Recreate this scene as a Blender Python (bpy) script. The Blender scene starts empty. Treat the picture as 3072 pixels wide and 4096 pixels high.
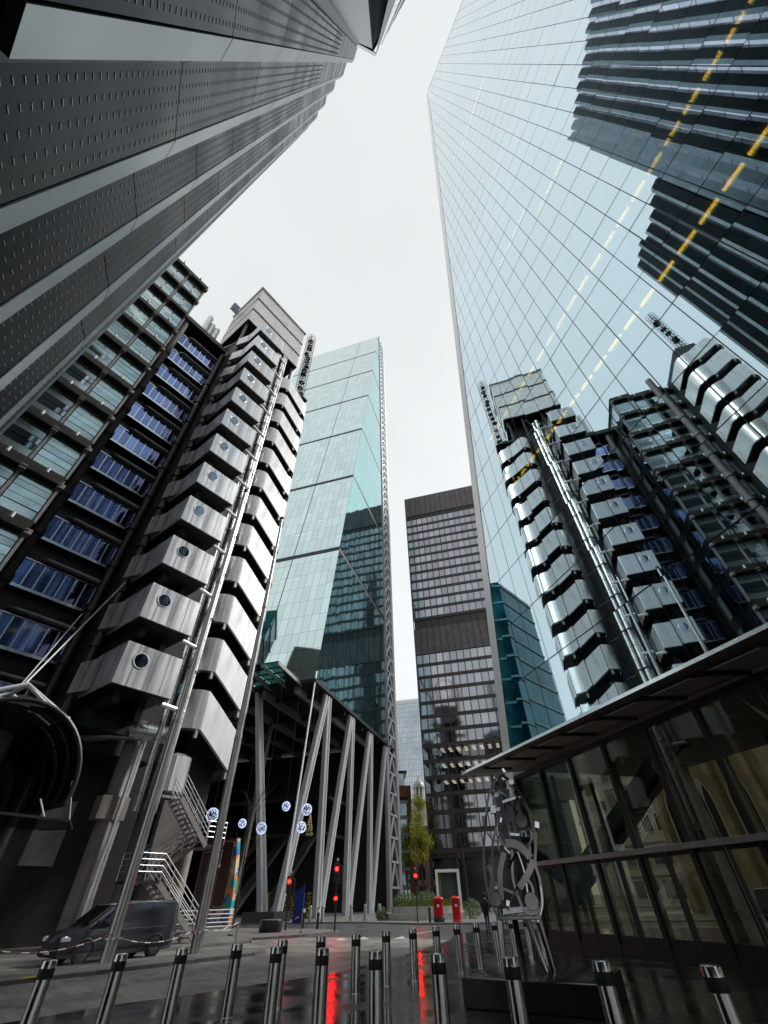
import bpy, math, random
from math import sin, cos, pi, radians, hypot, atan2, sqrt
from mathutils import Vector, Matrix
random.seed(7)
S = bpy.context.scene
COL = S.collection

# ------------------------------------------------------------------ camera, sky, sun, exposure
CAM_H = 1.63
cam = bpy.data.cameras.new('camera'); cam_o = bpy.data.objects.new('camera', cam); COL.objects.link(cam_o)
F = 417.0
up = Vector((-10.6, -449.0, F)).normalized()          # world up seen from the camera (x right, y down, z forward)
fw = (Vector((0, 0, 1)) - up * up.z).normalized()
rt = fw.cross(up)
if rt.x < 0: rt = -rt
# camera axes in world: columns = image of camera x, y(up), z(back)
Mx = Matrix(((rt.x, -rt.y, -rt.z), (fw.x, -fw.y, -fw.z), (up.x, -up.y, -up.z)))
cam_o.matrix_world = Matrix.Translation((0, 0, CAM_H)) @ Mx.to_4x4()
cam.sensor_fit = 'HORIZONTAL'; cam.sensor_width = 36.0; cam.lens = 36.0 * F / 768.0
cam.clip_start = 0.05; cam.clip_end = 3000
S.camera = cam_o

w = bpy.data.worlds.new('World'); S.world = w; w.use_nodes = True
nt = w.node_tree; nt.nodes.clear()
sky = nt.nodes.new('ShaderNodeTexSky'); sky.sky_type = 'NISHITA'; sky.sun_disc = False
SUN_EL, SUN_AZ = radians(40), radians(68)             # azimuth clockwise from +Y
sky.sun_elevation = SUN_EL; sky.sun_rotation = SUN_AZ; sky.air_density = 1.0; sky.dust_density = 4.0; sky.ozone_density = 1.0
hs = nt.nodes.new('ShaderNodeHueSaturation'); hs.inputs['Saturation'].default_value = 0.12
mx = nt.nodes.new('ShaderNodeMix'); mx.data_type = 'RGBA'; mx.inputs[0].default_value = 0.78
mx.inputs[7].default_value = (8.5, 8.85, 8.95, 1)
bg = nt.nodes.new('ShaderNodeBackground'); bg.inputs['Strength'].default_value = 0.1
wo = nt.nodes.new('ShaderNodeOutputWorld')
nt.links.new(sky.outputs[0], hs.inputs['Color']); nt.links.new(hs.outputs[0], mx.inputs[6])
cn = nt.nodes.new('ShaderNodeTexNoise'); cn.inputs['Scale'].default_value = 1.6; cn.inputs['Detail'].default_value = 5   # faint cloud tone
ctc = nt.nodes.new('ShaderNodeTexCoord'); nt.links.new(ctc.outputs['Generated'], cn.inputs['Vector'])
cmr = nt.nodes.new('ShaderNodeMapRange'); cmr.inputs[1].default_value = .3; cmr.inputs[2].default_value = .7; cmr.inputs[3].default_value = .94; cmr.inputs[4].default_value = 1.05
nt.links.new(cn.outputs['Fac'], cmr.inputs[0])
cmu = nt.nodes.new('ShaderNodeMix'); cmu.data_type = 'RGBA'; cmu.blend_type = 'MULTIPLY'; cmu.inputs[0].default_value = 1
nt.links.new(mx.outputs[2], cmu.inputs[6]); nt.links.new(cmr.outputs[0], cmu.inputs[7])
nt.links.new(cmu.outputs[2], bg.inputs['Color']); nt.links.new(bg.outputs[0], wo.inputs['Surface'])
sun = bpy.data.lights.new('sun', 'SUN'); sun.energy = 2.0; sun.angle = radians(12); sun.color = (1, .97, .93)
sun_o = bpy.data.objects.new('sun', sun); COL.objects.link(sun_o)
sd = Vector((sin(SUN_AZ) * cos(SUN_EL), cos(SUN_AZ) * cos(SUN_EL), sin(SUN_EL)))
sun_o.rotation_euler = sd.to_track_quat('Z', 'Y').to_euler()
S.view_settings.view_transform = 'Standard'; S.view_settings.look = 'None'
S.view_settings.exposure = 0.24; S.view_settings.gamma = 1.0; S.view_settings.use_curve_mapping = False
S.render.engine = 'CYCLES'
S.cycles.max_bounces = 8; S.cycles.glossy_bounces = 5; S.cycles.diffuse_bounces = 2
S.cycles.transparent_max_bounces = 10; S.cycles.caustics_reflective = False; S.cycles.caustics_refractive = False

# ------------------------------------------------------------------ materials
MATS = {}
def mat(name, col, rough=.5, metal=0.0, var=0.0, vs=3.0, bump=0.0, bs=30.0, rand=0.0, emis=None, es=0.0, rvar=0.0, stretch=None, spec=.5, aniso=0.0, tintv=None):
    m = bpy.data.materials.new(name); m.use_nodes = True; t = m.node_tree; L = t.links
    p = t.nodes['Principled BSDF']
    p.inputs['Base Color'].default_value = (*col, 1); p.inputs['Roughness'].default_value = rough
    p.inputs['Metallic'].default_value = metal; p.inputs['Specular IOR Level'].default_value = spec
    if tintv is not None: p.inputs['Specular Tint'].default_value = (tintv, tintv, tintv, 1)
    if aniso: p.inputs['Anisotropic'].default_value = aniso
    if emis: p.inputs['Emission Color'].default_value = (*emis, 1); p.inputs['Emission Strength'].default_value = es
    if var or bump or rvar:
        tc = t.nodes.new('ShaderNodeTexCoord'); src = tc.outputs['Object']
        if stretch:
            mp = t.nodes.new('ShaderNodeMapping'); mp.inputs['Scale'].default_value = stretch; L.new(src, mp.inputs['Vector']); src = mp.outputs[0]
        n = t.nodes.new('ShaderNodeTexNoise'); n.inputs['Scale'].default_value = vs; n.inputs['Detail'].default_value = 6; L.new(src, n.inputs['Vector'])
        if rvar:
            r = t.nodes.new('ShaderNodeMapRange'); r.inputs[1].default_value = .3; r.inputs[2].default_value = .7
            r.inputs[3].default_value = max(.02, rough - rvar); r.inputs[4].default_value = min(1, rough + rvar)
            L.new(n.outputs['Fac'], r.inputs[0]); L.new(r.outputs[0], p.inputs['Roughness'])
        if bump:
            n2 = t.nodes.new('ShaderNodeTexNoise'); n2.inputs['Scale'].default_value = bs; n2.inputs['Detail'].default_value = 4; L.new(src, n2.inputs['Vector'])
            b = t.nodes.new('ShaderNodeBump'); b.inputs['Strength'].default_value = bump; b.inputs['Distance'].default_value = .02
            L.new(n2.outputs['Fac'], b.inputs['Height']); L.new(b.outputs[0], p.inputs['Normal'])
    if var or rand:
        mul = t.nodes.new('ShaderNodeMix'); mul.data_type = 'RGBA'; mul.blend_type = 'MULTIPLY'; mul.inputs[0].default_value = 1
        mul.inputs[6].default_value = (*col, 1)
        val = None
        if var:
            r2 = t.nodes.new('ShaderNodeMapRange'); r2.inputs[1].default_value = .3; r2.inputs[2].default_value = .7
            r2.inputs[3].default_value = 1 - var; r2.inputs[4].default_value = 1 + var * .6
            L.new(n.outputs['Fac'], r2.inputs[0]); val = r2.outputs[0]
        if rand:
            oi = t.nodes.new('ShaderNodeObjectInfo'); r3 = t.nodes.new('ShaderNodeMapRange')
            r3.inputs[3].default_value = 1 - rand; r3.inputs[4].default_value = 1 + rand * .5
            L.new(oi.outputs['Random'], r3.inputs[0])
            if val is None: val = r3.outputs[0]
            else:
                mm = t.nodes.new('ShaderNodeMath'); mm.operation = 'MULTIPLY'; L.new(val, mm.inputs[0]); L.new(r3.outputs[0], mm.inputs[1]); val = mm.outputs[0]
        L.new(val, mul.inputs[7]); L.new(mul.outputs[2], p.inputs['Base Color'])
    MATS[name] = m; return m

def glass_mat(name, tint, trans, base=.6, rough=.01, edge=1.0, fp=2.2):
    """coated glass: a mirror layer over a tinted see-through pane"""
    m = bpy.data.materials.new(name); m.use_nodes = True; t = m.node_tree; L = t.links; t.nodes.clear()
    o = t.nodes.new('ShaderNodeOutputMaterial'); mix = t.nodes.new('ShaderNodeMixShader')
    g = t.nodes.new('ShaderNodeBsdfGlossy'); g.inputs['Color'].default_value = (*tint, 1); g.inputs['Roughness'].default_value = rough
    tr = t.nodes.new('ShaderNodeBsdfTransparent'); tr.inputs['Color'].default_value = (*trans, 1)
    lw = t.nodes.new('ShaderNodeLayerWeight'); lw.inputs['Blend'].default_value = .5
    pw = t.nodes.new('ShaderNodeMath'); pw.operation = 'POWER'; pw.inputs[1].default_value = fp
    mr = t.nodes.new('ShaderNodeMapRange'); mr.inputs[3].default_value = base; mr.inputs[4].default_value = edge
    L.new(lw.outputs['Facing'], pw.inputs[0]); L.new(pw.outputs[0], mr.inputs[0]); L.new(mr.outputs[0], mix.inputs[0])
    cm = t.nodes.new('ShaderNodeMix'); cm.data_type = 'RGBA'; cm.inputs[6].default_value = (*tint, 1); cm.inputs[7].default_value = (.97, .985, 1, 1)
    p2 = t.nodes.new('ShaderNodeMath'); p2.operation = 'POWER'; p2.inputs[1].default_value = 2.4; L.new(pw.outputs[0], p2.inputs[0]); L.new(p2.outputs[0], cm.inputs[0]); L.new(cm.outputs[2], g.inputs['Color'])
    L.new(tr.outputs[0], mix.inputs[1]); L.new(g.outputs[0], mix.inputs[2]); L.new(mix.outputs[0], o.inputs['Surface'])
    MATS[name] = m; return m

mat('paving_dark', (.024, .023, .022), .16)
mat('setts', (.10, .094, .088), .5, 0, .35, 2)
mat('asphalt', (.085, .083, .083), .38, 0, .3, .6, .25, 90, rvar=.15)
mat('pavement', (.20, .195, .185), .5, 0, .3, .8, .15, 30, rvar=.12)
mat('kerb', (.17, .165, .16), .5, 0, .25, 4, .2, 60, rand=.15)
mat('paint_white', (.62, .62, .60), .6, 0, .35, 6)
mat('paint_yellow', (.62, .5, .06), .6, 0, .35, 6)
mat('brushed', (.52, .52, .51), .24, 1, .28, 2.5, .05, 5, rvar=.10, stretch=(6, 6, 1.2), rand=.15)
mat('steel_clad', (.92, .92, .91), .32, .40, .12, .8, .10, .9, rvar=.07, stretch=(3, 3, .5), rand=.07)
mat('steel_pod', (.76, .77, .79), .34, .6, .26, 1.1, .16, .8, rvar=.12, stretch=(2, 2, .22), rand=.14)
mat('steel_pipe', (.72, .71, .69), .3, .8, .08, .8, 0, 1, rvar=.08)
mat('steel_mast', (.40, .39, .375), .36, 1, .2, .7, 0, 1, rvar=.08)
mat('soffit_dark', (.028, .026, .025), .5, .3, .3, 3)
mat('dark', (.014, .013, .013), .45)
mat('black_rubber', (.012, .012, .012), .6)
mat('bronze_dark', (.052, .047, .042), .42, .5, .3, 2)
mat('concrete', (.34, .32, .295), .7, 0, .25, 1.2, .2, 14)
mat('concrete_dark', (.15, .14, .13), .65, 0, .3, 1.2, .2, 14)
mat('frame_grey', (.34, .33, .32), .45, .4, .2, 3)
mat('white_frame', (.82, .83, .85), .45, .1, .1, 4)
mat('frame_bright', (.88, .89, .91), .22, .9)
mat('white_lamp', (.8, .8, .78), .35)
mat('blue_glass', (.25, .295, .55), .06, 1, .05, .5, rand=.35)
mat('office_glass', (.46, .55, .58), .04, 1, .30, .5, rand=.28)
mat('office_frost', (.52, .62, .61), .16, .85, .12, 1, rand=.16)
mat('porthole', (.30, .36, .44), .06, 1, .2, 2)
mat('plant_white', (.92, .91, .88), .4, .25, .12, 1.0, rand=.06)
mat('willis_panel', (.013, .018, .019), .30, .8, .3, .5, .03, 2.5, rvar=.08, rand=.3, spec=.3, tintv=.78)
mat('willis_light', (.34, .375, .39), .34, .9, .2, .7, .03, 2, rand=.12, tintv=.85)
mat('willis_rib', (.36, .37, .365), .3, .8)
mat('willis_glass', (.66, .65, .76), .05, 1, .15, .6, rand=.2)
mat('willis_end', (.66, .76, .77), .30, .4, .15, .6, rand=.2)
mat('edge_white', (.90, .90, .89), .32, .35, .06, 1)
mat('slab', (.06, .057, .05), .7)
mat('core', (.02, .02, .02), .8, 0, .4, .5)
mat('led_warm', (.9, .6, .2), .5, 0, emis=(1, .38, .03), es=9)
mat('led_white', (.9, .9, .8), .5, 0, emis=(1, .95, .78), es=2.2)
mat('led_gold', (.9, .7, .2), .5, 0, emis=(1, .62, .08), es=.10)
mat('led_soft', (.8, .85, .82), .5, 0, emis=(.9, 1, .95), es=.5)
mat('led_ball', (.8, .85, 1), .5, 0, emis=(.62, .72, 1), es=.9)
mat('signal_red', (.9, .02, .02), .4, 0, emis=(1, .015, .01), es=30)
mat('fascia', (.90, .90, .89), .25, .7)
mat('soffit_light', (.80, .75, .68), .6, 0, .12, 2)
mat('soffit_mid', (.42, .39, .35), .6, 0, .12, 2)
mat('brace_teal_lit', (.20, .42, .38), .5, 0, .15, 2)
mat('mullion', (.018, .022, .028), .4, .4)
mat('lead_frame', (.40, .40, .42), .45, .3, .15, 1.0)
mat('lead_edge', (.90, .91, .94), .35, .3)
mat('lead_dark', (.03, .04, .045), .4, .3)
mat('ladder_white', (.92, .93, .94), .35, .2)
mat('helen_frame', (.068, .058, .060), .5, .3, .2, .6)
mat('helen_louvre', (.13, .115, .125), .5, .3, .25, .5)
mat('helen_glass', (.345, .35, .385), .05, 1, .12, .5, rand=.22)
mat('tower_white', (.72, .75, .77), .5)
mat('tower_glass', (.45, .55, .64), .1, .9, .3, .08)
mat('brick', (.36, .13, .07), .8, 0, .25, .6)
mat('stone_pale', (.62, .58, .50), .8, 0, .2, .5)
mat('stone_white', (.68, .66, .60), .75, 0, .15, .5)
mat('stone_church', (.40, .33, .22), .85, 0, .35, .8, .5, 5)
mat('teal_glass', (.010, .09, .115), .12, .95, .5, .3); mat('teal_band', (.10, .32, .34), .4)
mat('window_dark', (.03, .035, .04), .12, .2)
mat('red_paint', (.62, .010, .012), .28, 0, .1, 3)
mat('white_letters', (.8, .78, .72), .5)
mat('black_paint', (.015, .015, .016), .35)
mat('van_paint', (.105, .11, .14), .13, .55, .08, 1)
mat('car_glass', (.010, .012, .015), .04, 0)
mat('tyre', (.015, .015, .015), .8)
mat('alloy', (.30, .30, .31), .3, 1)
mat('lamp_clear', (.75, .78, .82), .12, .4)
mat('lamp_red', (.35, .01, .01), .2)
mat('leaf_lime', (.40, .42, .03), .6, 0, .35, 3)
mat('leaf_green', (.055, .11, .022), .6, 0, .4, 5)
mat('grass', (.13, .19, .035), .7, 0, .4, 4)
mat('bark', (.05, .04, .03), .85, 0, .3, 6)
mat('planter_stone', (.42, .41, .38), .65, 0, .2, 2)
mat('sculpt', (.20, .198, .19), .16, 1, .3, 2)
mat('sculpt_bright', (.92, .92, .90), .22, .8, .1, 2)
mat('van_trim', (.30, .31, .33), .25, .6); mat('gold_leaf', (.42, .30, .04), .5, .2, .4, 4)
mat('plinth', (.016, .016, .016), .2)
mat('cloth_black', (.012, .012, .015), .8); mat('denim', (.03, .045, .12), .8); mat('skin', (.45, .27, .2), .6)
mat('art_red', (.050, .006, .006), .5)
mat('art_blue', (.02, .22, .55), .5); mat('art_green', (.12, .42, .06), .5); mat('art_orange', (.8, .25, .03), .5); mat('art_pink', (.75, .45, .40), .5); mat('art_teal', (.03, .4, .42), .5); mat('art_cream', (.75, .65, .45), .5)
mat('chain_white', (.75, .75, .75), .5); mat('chain_red', (.16, .02, .02), .5)
mat('blue_post', (.01, .03, .22), .4)
glass_mat('tower_mirror', (.72, .91, 1.0), (.70, .84, .86), .54, .006, 1.0, 1.0)
glass_mat('lobby_glass', (.75, .78, .74), (.66, .66, .58), .05, .01, .8, 4.5)
glass_mat('canopy_glass', (.5, .8, .78), (.35, .62, .60), .35, .05)
glass_mat('vault_glass', (.22, .25, .23), (.07, .075, .07), .14, .12, .4)
M = MATS

def brick_setts():
    m = M['setts']; t = m.node_tree; L = t.links; p = t.nodes['Principled BSDF']
    tc = t.nodes.new('ShaderNodeTexCoord'); mp = t.nodes.new('ShaderNodeMapping'); mp.inputs['Rotation'].default_value = (0, 0, .9)
    L.new(tc.outputs['Object'], mp.inputs[0])
    b = t.nodes.new('ShaderNodeTexBrick'); b.inputs['Scale'].default_value = 1.0; b.inputs['Brick Width'].default_value = .62; b.inputs['Row Height'].default_value = .31; b.inputs['Color1'].default_value = (.30, .285, .26, 1); b.inputs['Color2'].default_value = (.06, .057, .054, 1)
    b.inputs['Mortar'].default_value = (.17, .16, .15, 1); b.inputs['Mortar Size'].default_value = .012; b.inputs['Bias'].default_value = -.45
    L.new(mp.outputs[0], b.inputs['Vector'])
    n = t.nodes.new('ShaderNodeTexNoise'); n.inputs['Scale'].default_value = .5; n.inputs['Detail'].default_value = 5; L.new(tc.outputs['Object'], n.inputs['Vector'])
    mr = t.nodes.new('ShaderNodeMapRange'); mr.inputs[1].default_value = .35; mr.inputs[2].default_value = .65; mr.inputs[3].default_value = .65; mr.inputs[4].default_value = 1.25
    L.new(n.outputs['Fac'], mr.inputs[0])
    mu = t.nodes.new('ShaderNodeMix'); mu.data_type = 'RGBA'; mu.blend_type = 'MULTIPLY'; mu.inputs[0].default_value = 1
    L.new(b.outputs['Color'], mu.inputs[6]); L.new(mr.outputs[0], mu.inputs[7]); L.new(mu.outputs[2], p.inputs['Base Color'])
    bp = t.nodes.new('ShaderNodeBump'); bp.inputs['Strength'].default_value = .12; bp.inputs['Distance'].default_value = .02
    L.new(b.outputs['Fac'], bp.inputs['Height']); bp.invert = True; L.new(bp.outputs[0], p.inputs['Normal'])
brick_setts()
def slabs():
    m = M['paving_dark']; t = m.node_tree; L = t.links; p = t.nodes['Principled BSDF']; tc = t.nodes.new('ShaderNodeTexCoord')
    mp = t.nodes.new('ShaderNodeMapping'); mp.inputs['Rotation'].default_value = (0, 0, .31); L.new(tc.outputs['Object'], mp.inputs[0])
    b = t.nodes.new('ShaderNodeTexBrick'); b.inputs['Scale'].default_value = 1; b.inputs['Brick Width'].default_value = .9; b.inputs['Row Height'].default_value = .6
    b.inputs['Mortar Size'].default_value = .008; b.inputs['Color1'].default_value = (.034, .032, .030, 1); b.inputs['Color2'].default_value = (.016, .0155, .015, 1); b.inputs['Mortar'].default_value = (.008, .008, .008, 1)
    L.new(mp.outputs[0], b.inputs['Vector']); L.new(b.outputs['Color'], p.inputs['Base Color'])
    n = t.nodes.new('ShaderNodeTexNoise'); n.inputs['Scale'].default_value = .7; n.inputs['Detail'].default_value = 6; L.new(tc.outputs['Object'], n.inputs['Vector'])
    r = t.nodes.new('ShaderNodeMapRange'); r.inputs[1].default_value = .38; r.inputs[2].default_value = .68; r.inputs[3].default_value = .07; r.inputs[4].default_value = .34; L.new(n.outputs['Fac'], r.inputs[0]); L.new(r.outputs[0], p.inputs['Roughness'])
    n2 = t.nodes.new('ShaderNodeTexNoise'); n2.inputs['Scale'].default_value = 9; n2.inputs['Detail'].default_value = 4; L.new(tc.outputs['Object'], n2.inputs['Vector'])
    a = t.nodes.new('ShaderNodeMath'); a.operation = 'MULTIPLY_ADD'; a.inputs[1].default_value = -.9; L.new(b.outputs['Fac'], a.inputs[0]); L.new(n2.outputs['Fac'], a.inputs[2])
    bp = t.nodes.new('ShaderNodeBump'); bp.inputs['Strength'].default_value = .16; bp.inputs['Distance'].default_value = .012; L.new(a.outputs[0], bp.inputs['Height']); L.new(bp.outputs[0], p.inputs['Normal'])
slabs()

def facade_glass(name, tint, pitch, floor, line=.05, rough=.04, wob=.004):
    """far glass wall: fine joints and pane-to-pane tilt, on UV in metres"""
    m = bpy.data.materials.new(name); m.use_nodes = True; t = m.node_tree; L = t.links; p = t.nodes['Principled BSDF']
    p.inputs['Metallic'].default_value = 1; p.inputs['Roughness'].default_value = rough
    uv = t.nodes.new('ShaderNodeTexCoord')
    b = t.nodes.new('ShaderNodeTexBrick'); b.offset = 0; b.inputs['Scale'].default_value = 1
    b.inputs['Brick Width'].default_value = pitch; b.inputs['Row Height'].default_value = floor
    b.inputs['Mortar Size'].default_value = line; b.inputs['Mortar Smooth'].default_value = 0
    b.inputs['Color1'].default_value = (*[c * 1.06 for c in tint], 1); b.inputs['Color2'].default_value = (*[c * .90 for c in tint], 1)
    b.inputs['Mortar'].default_value = (*[c * .42 for c in tint], 1)
    L.new(uv.outputs['UV'], b.inputs['Vector']); L.new(b.outputs['Color'], p.inputs['Base Color'])
    # tilt
    fl = t.nodes.new('ShaderNodeVectorMath'); fl.operation = 'DIVIDE'; fl.inputs[1].default_value = (pitch, floor, 1); L.new(uv.outputs['UV'], fl.inputs[0])
    f2 = t.nodes.new('ShaderNodeVectorMath'); f2.operation = 'FLOOR'; L.new(fl.outputs[0], f2.inputs[0])
    wn = t.nodes.new('ShaderNodeTexWhiteNoise'); wn.noise_dimensions = '3D'; L.new(f2.outputs[0], wn.inputs['Vector'])
    sb = t.nodes.new('ShaderNodeVectorMath'); sb.operation = 'SUBTRACT'; sb.inputs[1].default_value = (.5, .5, .5); L.new(wn.outputs['Color'], sb.inputs[0])
    sc = t.nodes.new('ShaderNodeVectorMath'); sc.operation = 'SCALE'; sc.inputs['Scale'].default_value = wob; L.new(sb.outputs[0], sc.inputs[0])
    ge = t.nodes.new('ShaderNodeNewGeometry'); ad = t.nodes.new('ShaderNodeVectorMath'); L.new(ge.outputs['Normal'], ad.inputs[0]); L.new(sc.outputs[0], ad.inputs[1])
    nm = t.nodes.new('ShaderNodeVectorMath'); nm.operation = 'NORMALIZE'; L.new(ad.outputs[0], nm.inputs[0]); L.new(nm.outputs[0], p.inputs['Normal'])
    MATS[name] = m; return m
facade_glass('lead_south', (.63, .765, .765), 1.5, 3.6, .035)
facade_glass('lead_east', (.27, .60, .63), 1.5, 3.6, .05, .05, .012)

# ------------------------------------------------------------------ mesh helpers
class MB:
    def __init__(s): s.v = []; s.f = []; s.uv = None
    def add(s, vs, fs):
        o = len(s.v); s.v += [tuple(v) for v in vs]; s.f += [tuple(i + o for i in f) for f in fs]; return s
    def box(s, x0, x1, y0, y1, z0, z1):
        return s.add([(x0, y0, z0), (x1, y0, z0), (x1, y1, z0), (x0, y1, z0), (x0, y0, z1), (x1, y0, z1), (x1, y1, z1), (x0, y1, z1)],
                     [(0, 3, 2, 1), (4, 5, 6, 7), (0, 1, 5, 4), (1, 2, 6, 5), (2, 3, 7, 6), (3, 0, 4, 7)])
    def cbox(s, x0, x1, y0, y1, z0, z1, c):                      # box with chamfered edges
        n = [(x0 + c, y0), (x1 - c, y0), (x1, y0 + c), (x1, y1 - c), (x1 - c, y1), (x0 + c, y1), (x0, y1 - c), (x0, y0 + c)]
        m_ = [(x0 + 2 * c if x < (x0 + x1) / 2 else x1 - 2 * c, y0 + 2 * c if y < (y0 + y1) / 2 else y1 - 2 * c) for x, y in n]
        vs = [(x, y, z0) for x, y in m_] + [(x, y, z0 + c) for x, y in n] + [(x, y, z1 - c) for x, y in n] + [(x, y, z1) for x, y in m_]
        fs = [tuple(range(7, -1, -1)), tuple(range(24, 32))]
        for k in range(3):
            for i in range(8): fs.append((k * 8 + i, k * 8 + (i + 1) % 8, k * 8 + 8 + (i + 1) % 8, k * 8 + 8 + i))
        return s.add(vs, fs)
    def prism(s, poly, z0, z1):
        n = len(poly); a = sum(poly[i][0] * poly[(i + 1) % n][1] - poly[(i + 1) % n][0] * poly[i][1] for i in range(n))
        if a < 0: poly = poly[::-1]
        vs = [(x, y, z0) for x, y in poly] + [(x, y, z1) for x, y in poly]
        return s.add(vs, [tuple(range(n - 1, -1, -1)), tuple(range(n, 2 * n))] + [(i, (i + 1) % n, n + (i + 1) % n, n + i) for i in range(n)])
    def beam(s, p0, p1, wd, hd=None, upv=(0, 0, 1)):
        hd = hd or wd; p0 = Vector(p0); p1 = Vector(p1); d = (p1 - p0).normalized(); u = Vector(upv)
        if abs(d.dot(u)) > .98: u = Vector((0, 1, 0))
        a = d.cross(u).normalized(); b = a.cross(d)
        vs = [p + a * (sx * wd / 2) + b * (sy * hd / 2) for p in (p0, p1) for sx, sy in ((-1, -1), (1, -1), (1, 1), (-1, 1))]
        return s.add(vs, [(0, 1, 2, 3), (7, 6, 5, 4), (0, 4, 5, 1), (1, 5, 6, 2), (2, 6, 7, 3), (3, 7, 4, 0)])
    def tube(s, pts, r, n=10, cap=True):
        pts = [Vector(p) for p in pts]; k = len(pts); rs = r if isinstance(r, (list, tuple)) else [r] * k
        o = len(s.v); prev = None
        for i, p in enumerate(pts):
            d = (pts[min(i + 1, k - 1)] - pts[max(i - 1, 0)]).normalized()
            if prev is None:
                u = Vector((0, 0, 1)) if abs(d.z) < .9 else Vector((1, 0, 0)); a = d.cross(u).normalized()
            else: a = (prev - d * prev.dot(d)).normalized()
            prev = a; b = d.cross(a)
            for j in range(n):
                t_ = 2 * pi * j / n; s.v.append(tuple(p + (a * cos(t_) + b * sin(t_)) * rs[i]))
        for i in range(k - 1):
            for j in range(n): s.f.append((o + i * n + j, o + i * n + (j + 1) % n, o + (i + 1) * n + (j + 1) % n, o + (i + 1) * n + j))
        if cap: s.f.append(tuple(o + j for j in range(n - 1, -1, -1))); s.f.append(tuple(o + (k - 1) * n + j for j in range(n)))
        return s
    def lathe(s, prof, n=16, c=(0, 0, 0)):
        o = len(s.v); k = len(prof)
        for r, z in prof:
            for j in range(n): s.v.append((c[0] + r * cos(2 * pi * j / n), c[1] + r * sin(2 * pi * j / n), c[2] + z))
        for i in range(k - 1):
            for j in range(n): s.f.append((o + i * n + j, o + i * n + (j + 1) % n, o + (i + 1) * n + (j + 1) % n, o + (i + 1) * n + j))
        s.f.append(tuple(o + j for j in range(n - 1, -1, -1))); s.f.append(tuple(o + (k - 1) * n + j for j in range(n)))
        return s
    def sphere(s, c, r, n=10, m=6, sz=1):
        return s.lathe([(max(.001, r * sin(pi * i / m)), -r * cos(pi * i / m) * sz) for i in range(m + 1)], n, c)
    def ring(s, c, R, r, axis='z', n=24, m=6, a0=0, a1=2 * pi):
        pts = []
        for i in range(n + 1):
            a = a0 + (a1 - a0) * i / n
            q = (cos(a) * R, sin(a) * R)
            pts.append({'z': (c[0] + q[0], c[1] + q[1], c[2]), 'y': (c[0] + q[0], c[1], c[2] + q[1]), 'x': (c[0], c[1] + q[0], c[2] + q[1])}[axis])
        return s.tube(pts, r, m)
    def mesh(s, name, m, smooth=True, ang=35):
        me = bpy.data.meshes.new(name); me.from_pydata(s.v, [], s.f)
        me.materials.append(M[m] if isinstance(m, str) else m)
        if s.uv:
            ul = me.uv_layers.new(name='UVMap')
            for l in me.loops: ul.data[l.index].uv = s.uv[l.vertex_index]
        if smooth:
            me.polygons.foreach_set('use_smooth', [True] * len(me.polygons)); me.set_sharp_from_angle(angle=radians(ang))
        me.update(); return me
    def build(s, name, m, parent=None, smooth=True, **k): return put(name, s.mesh(name, m, smooth), parent, **k)

def put(name, me, parent=None, loc=None, rot=None, label=None, cat=None, group=None, kind=None):
    o = bpy.data.objects.new(name, me); COL.objects.link(o)
    if parent is not None: o.parent = parent
    if loc is not None: o.location = loc
    if rot is not None: o.rotation_euler = rot
    return tag(o, label, cat, group, kind)
def tag(o, label=None, cat=None, group=None, kind=None):
    if label: o['label'] = label
    if cat: o['category'] = cat
    if group: o['group'] = group
    if kind: o['kind'] = kind
    return o
def thing(name, label, cat, loc=(0, 0, 0), rz=0, group=None):
    o = bpy.data.objects.new(name, None); COL.objects.link(o); o.location = loc; o.rotation_euler = (0, 0, rz); o.empty_display_size = .3
    return tag(o, label, cat, group)
def copy_tree(o, parent=None):
    c = o.copy(); COL.objects.link(c)
    if parent is not None: c.parent = parent
    for ch in o.children: copy_tree(ch, c)
    return c
ORD = ['first', 'second', 'third', 'fourth', 'fifth', 'sixth', 'seventh', 'eighth', 'ninth', 'tenth', 'eleventh', 'twelfth', 'thirteenth', 'fourteenth', 'fifteenth']

# ------------------------------------------------------------------ ground
AH = radians(36.5)
LA = (sin(AH), cos(AH)); LB = (cos(AH), -sin(AH))
def LW(s, y): return (s * LA[0] - y * LB[0], s * LA[1] - y * LB[1])
MB().box(-1500, 1500, -300, 2500, -1.0, 0.0).build('ground', 'asphalt', kind='structure', smooth=False)
EDGE = [(-12, 5.5), (-7.29, 12.84), (-6.23, 14.27), (-5.06, 15.27), (-3.77, 16.79), (-2.08, 18.46), (-.63, 21.4), (.75, 24.75), (2.9, 31.2), (3.6, 35.5), (6, 40)]
def sheet(name, poly, z, m, t=.004):
    return MB().prism(poly, z - .3, z).build(name, m, kind='structure', smooth=False)
sheet('road', [(-24, 2), (-12, 5.45)] + EDGE[1:9] + [(1.0, 33.2), (-2, 34.4), (-5.6, 36.2), (-8.4, 34.4), LW(17, 26), LW(-6, 25.4)], .004, 'setts')
sheet('plaza', EDGE + [(14, 38), (40, 30), (40, -40), (-12, -40)], .010, 'paving_dark')
PAV = [LW(-30, 25.6), LW(21.4, 25.6), (-8.44, 34.85), (-5.6, 37), (-4.1, 39.4), (-3.9, 41.2), (-5.5, 43.5), (-16, 50), (-60, 60), (-60, 20)]
sheet('pavement', PAV, .11, 'pavement')
NP = [(-80, 62), (-8, 57.5), (-3, 55.2), (-.6, 52.6), (2.4, 49.2), (8, 48), (30, 41), (90, 60), (90, 300), (-90, 300)]
sheet('pavement', NP, .10, 'pavement')
isl = [LW(s, y) for s, y in ((-8, 19.62), (16.6, 19.62), (17.6, 20.0), (18.1, 20.9), (17.6, 21.9), (16.6, 22.35), (-8, 22.35))]
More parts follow.
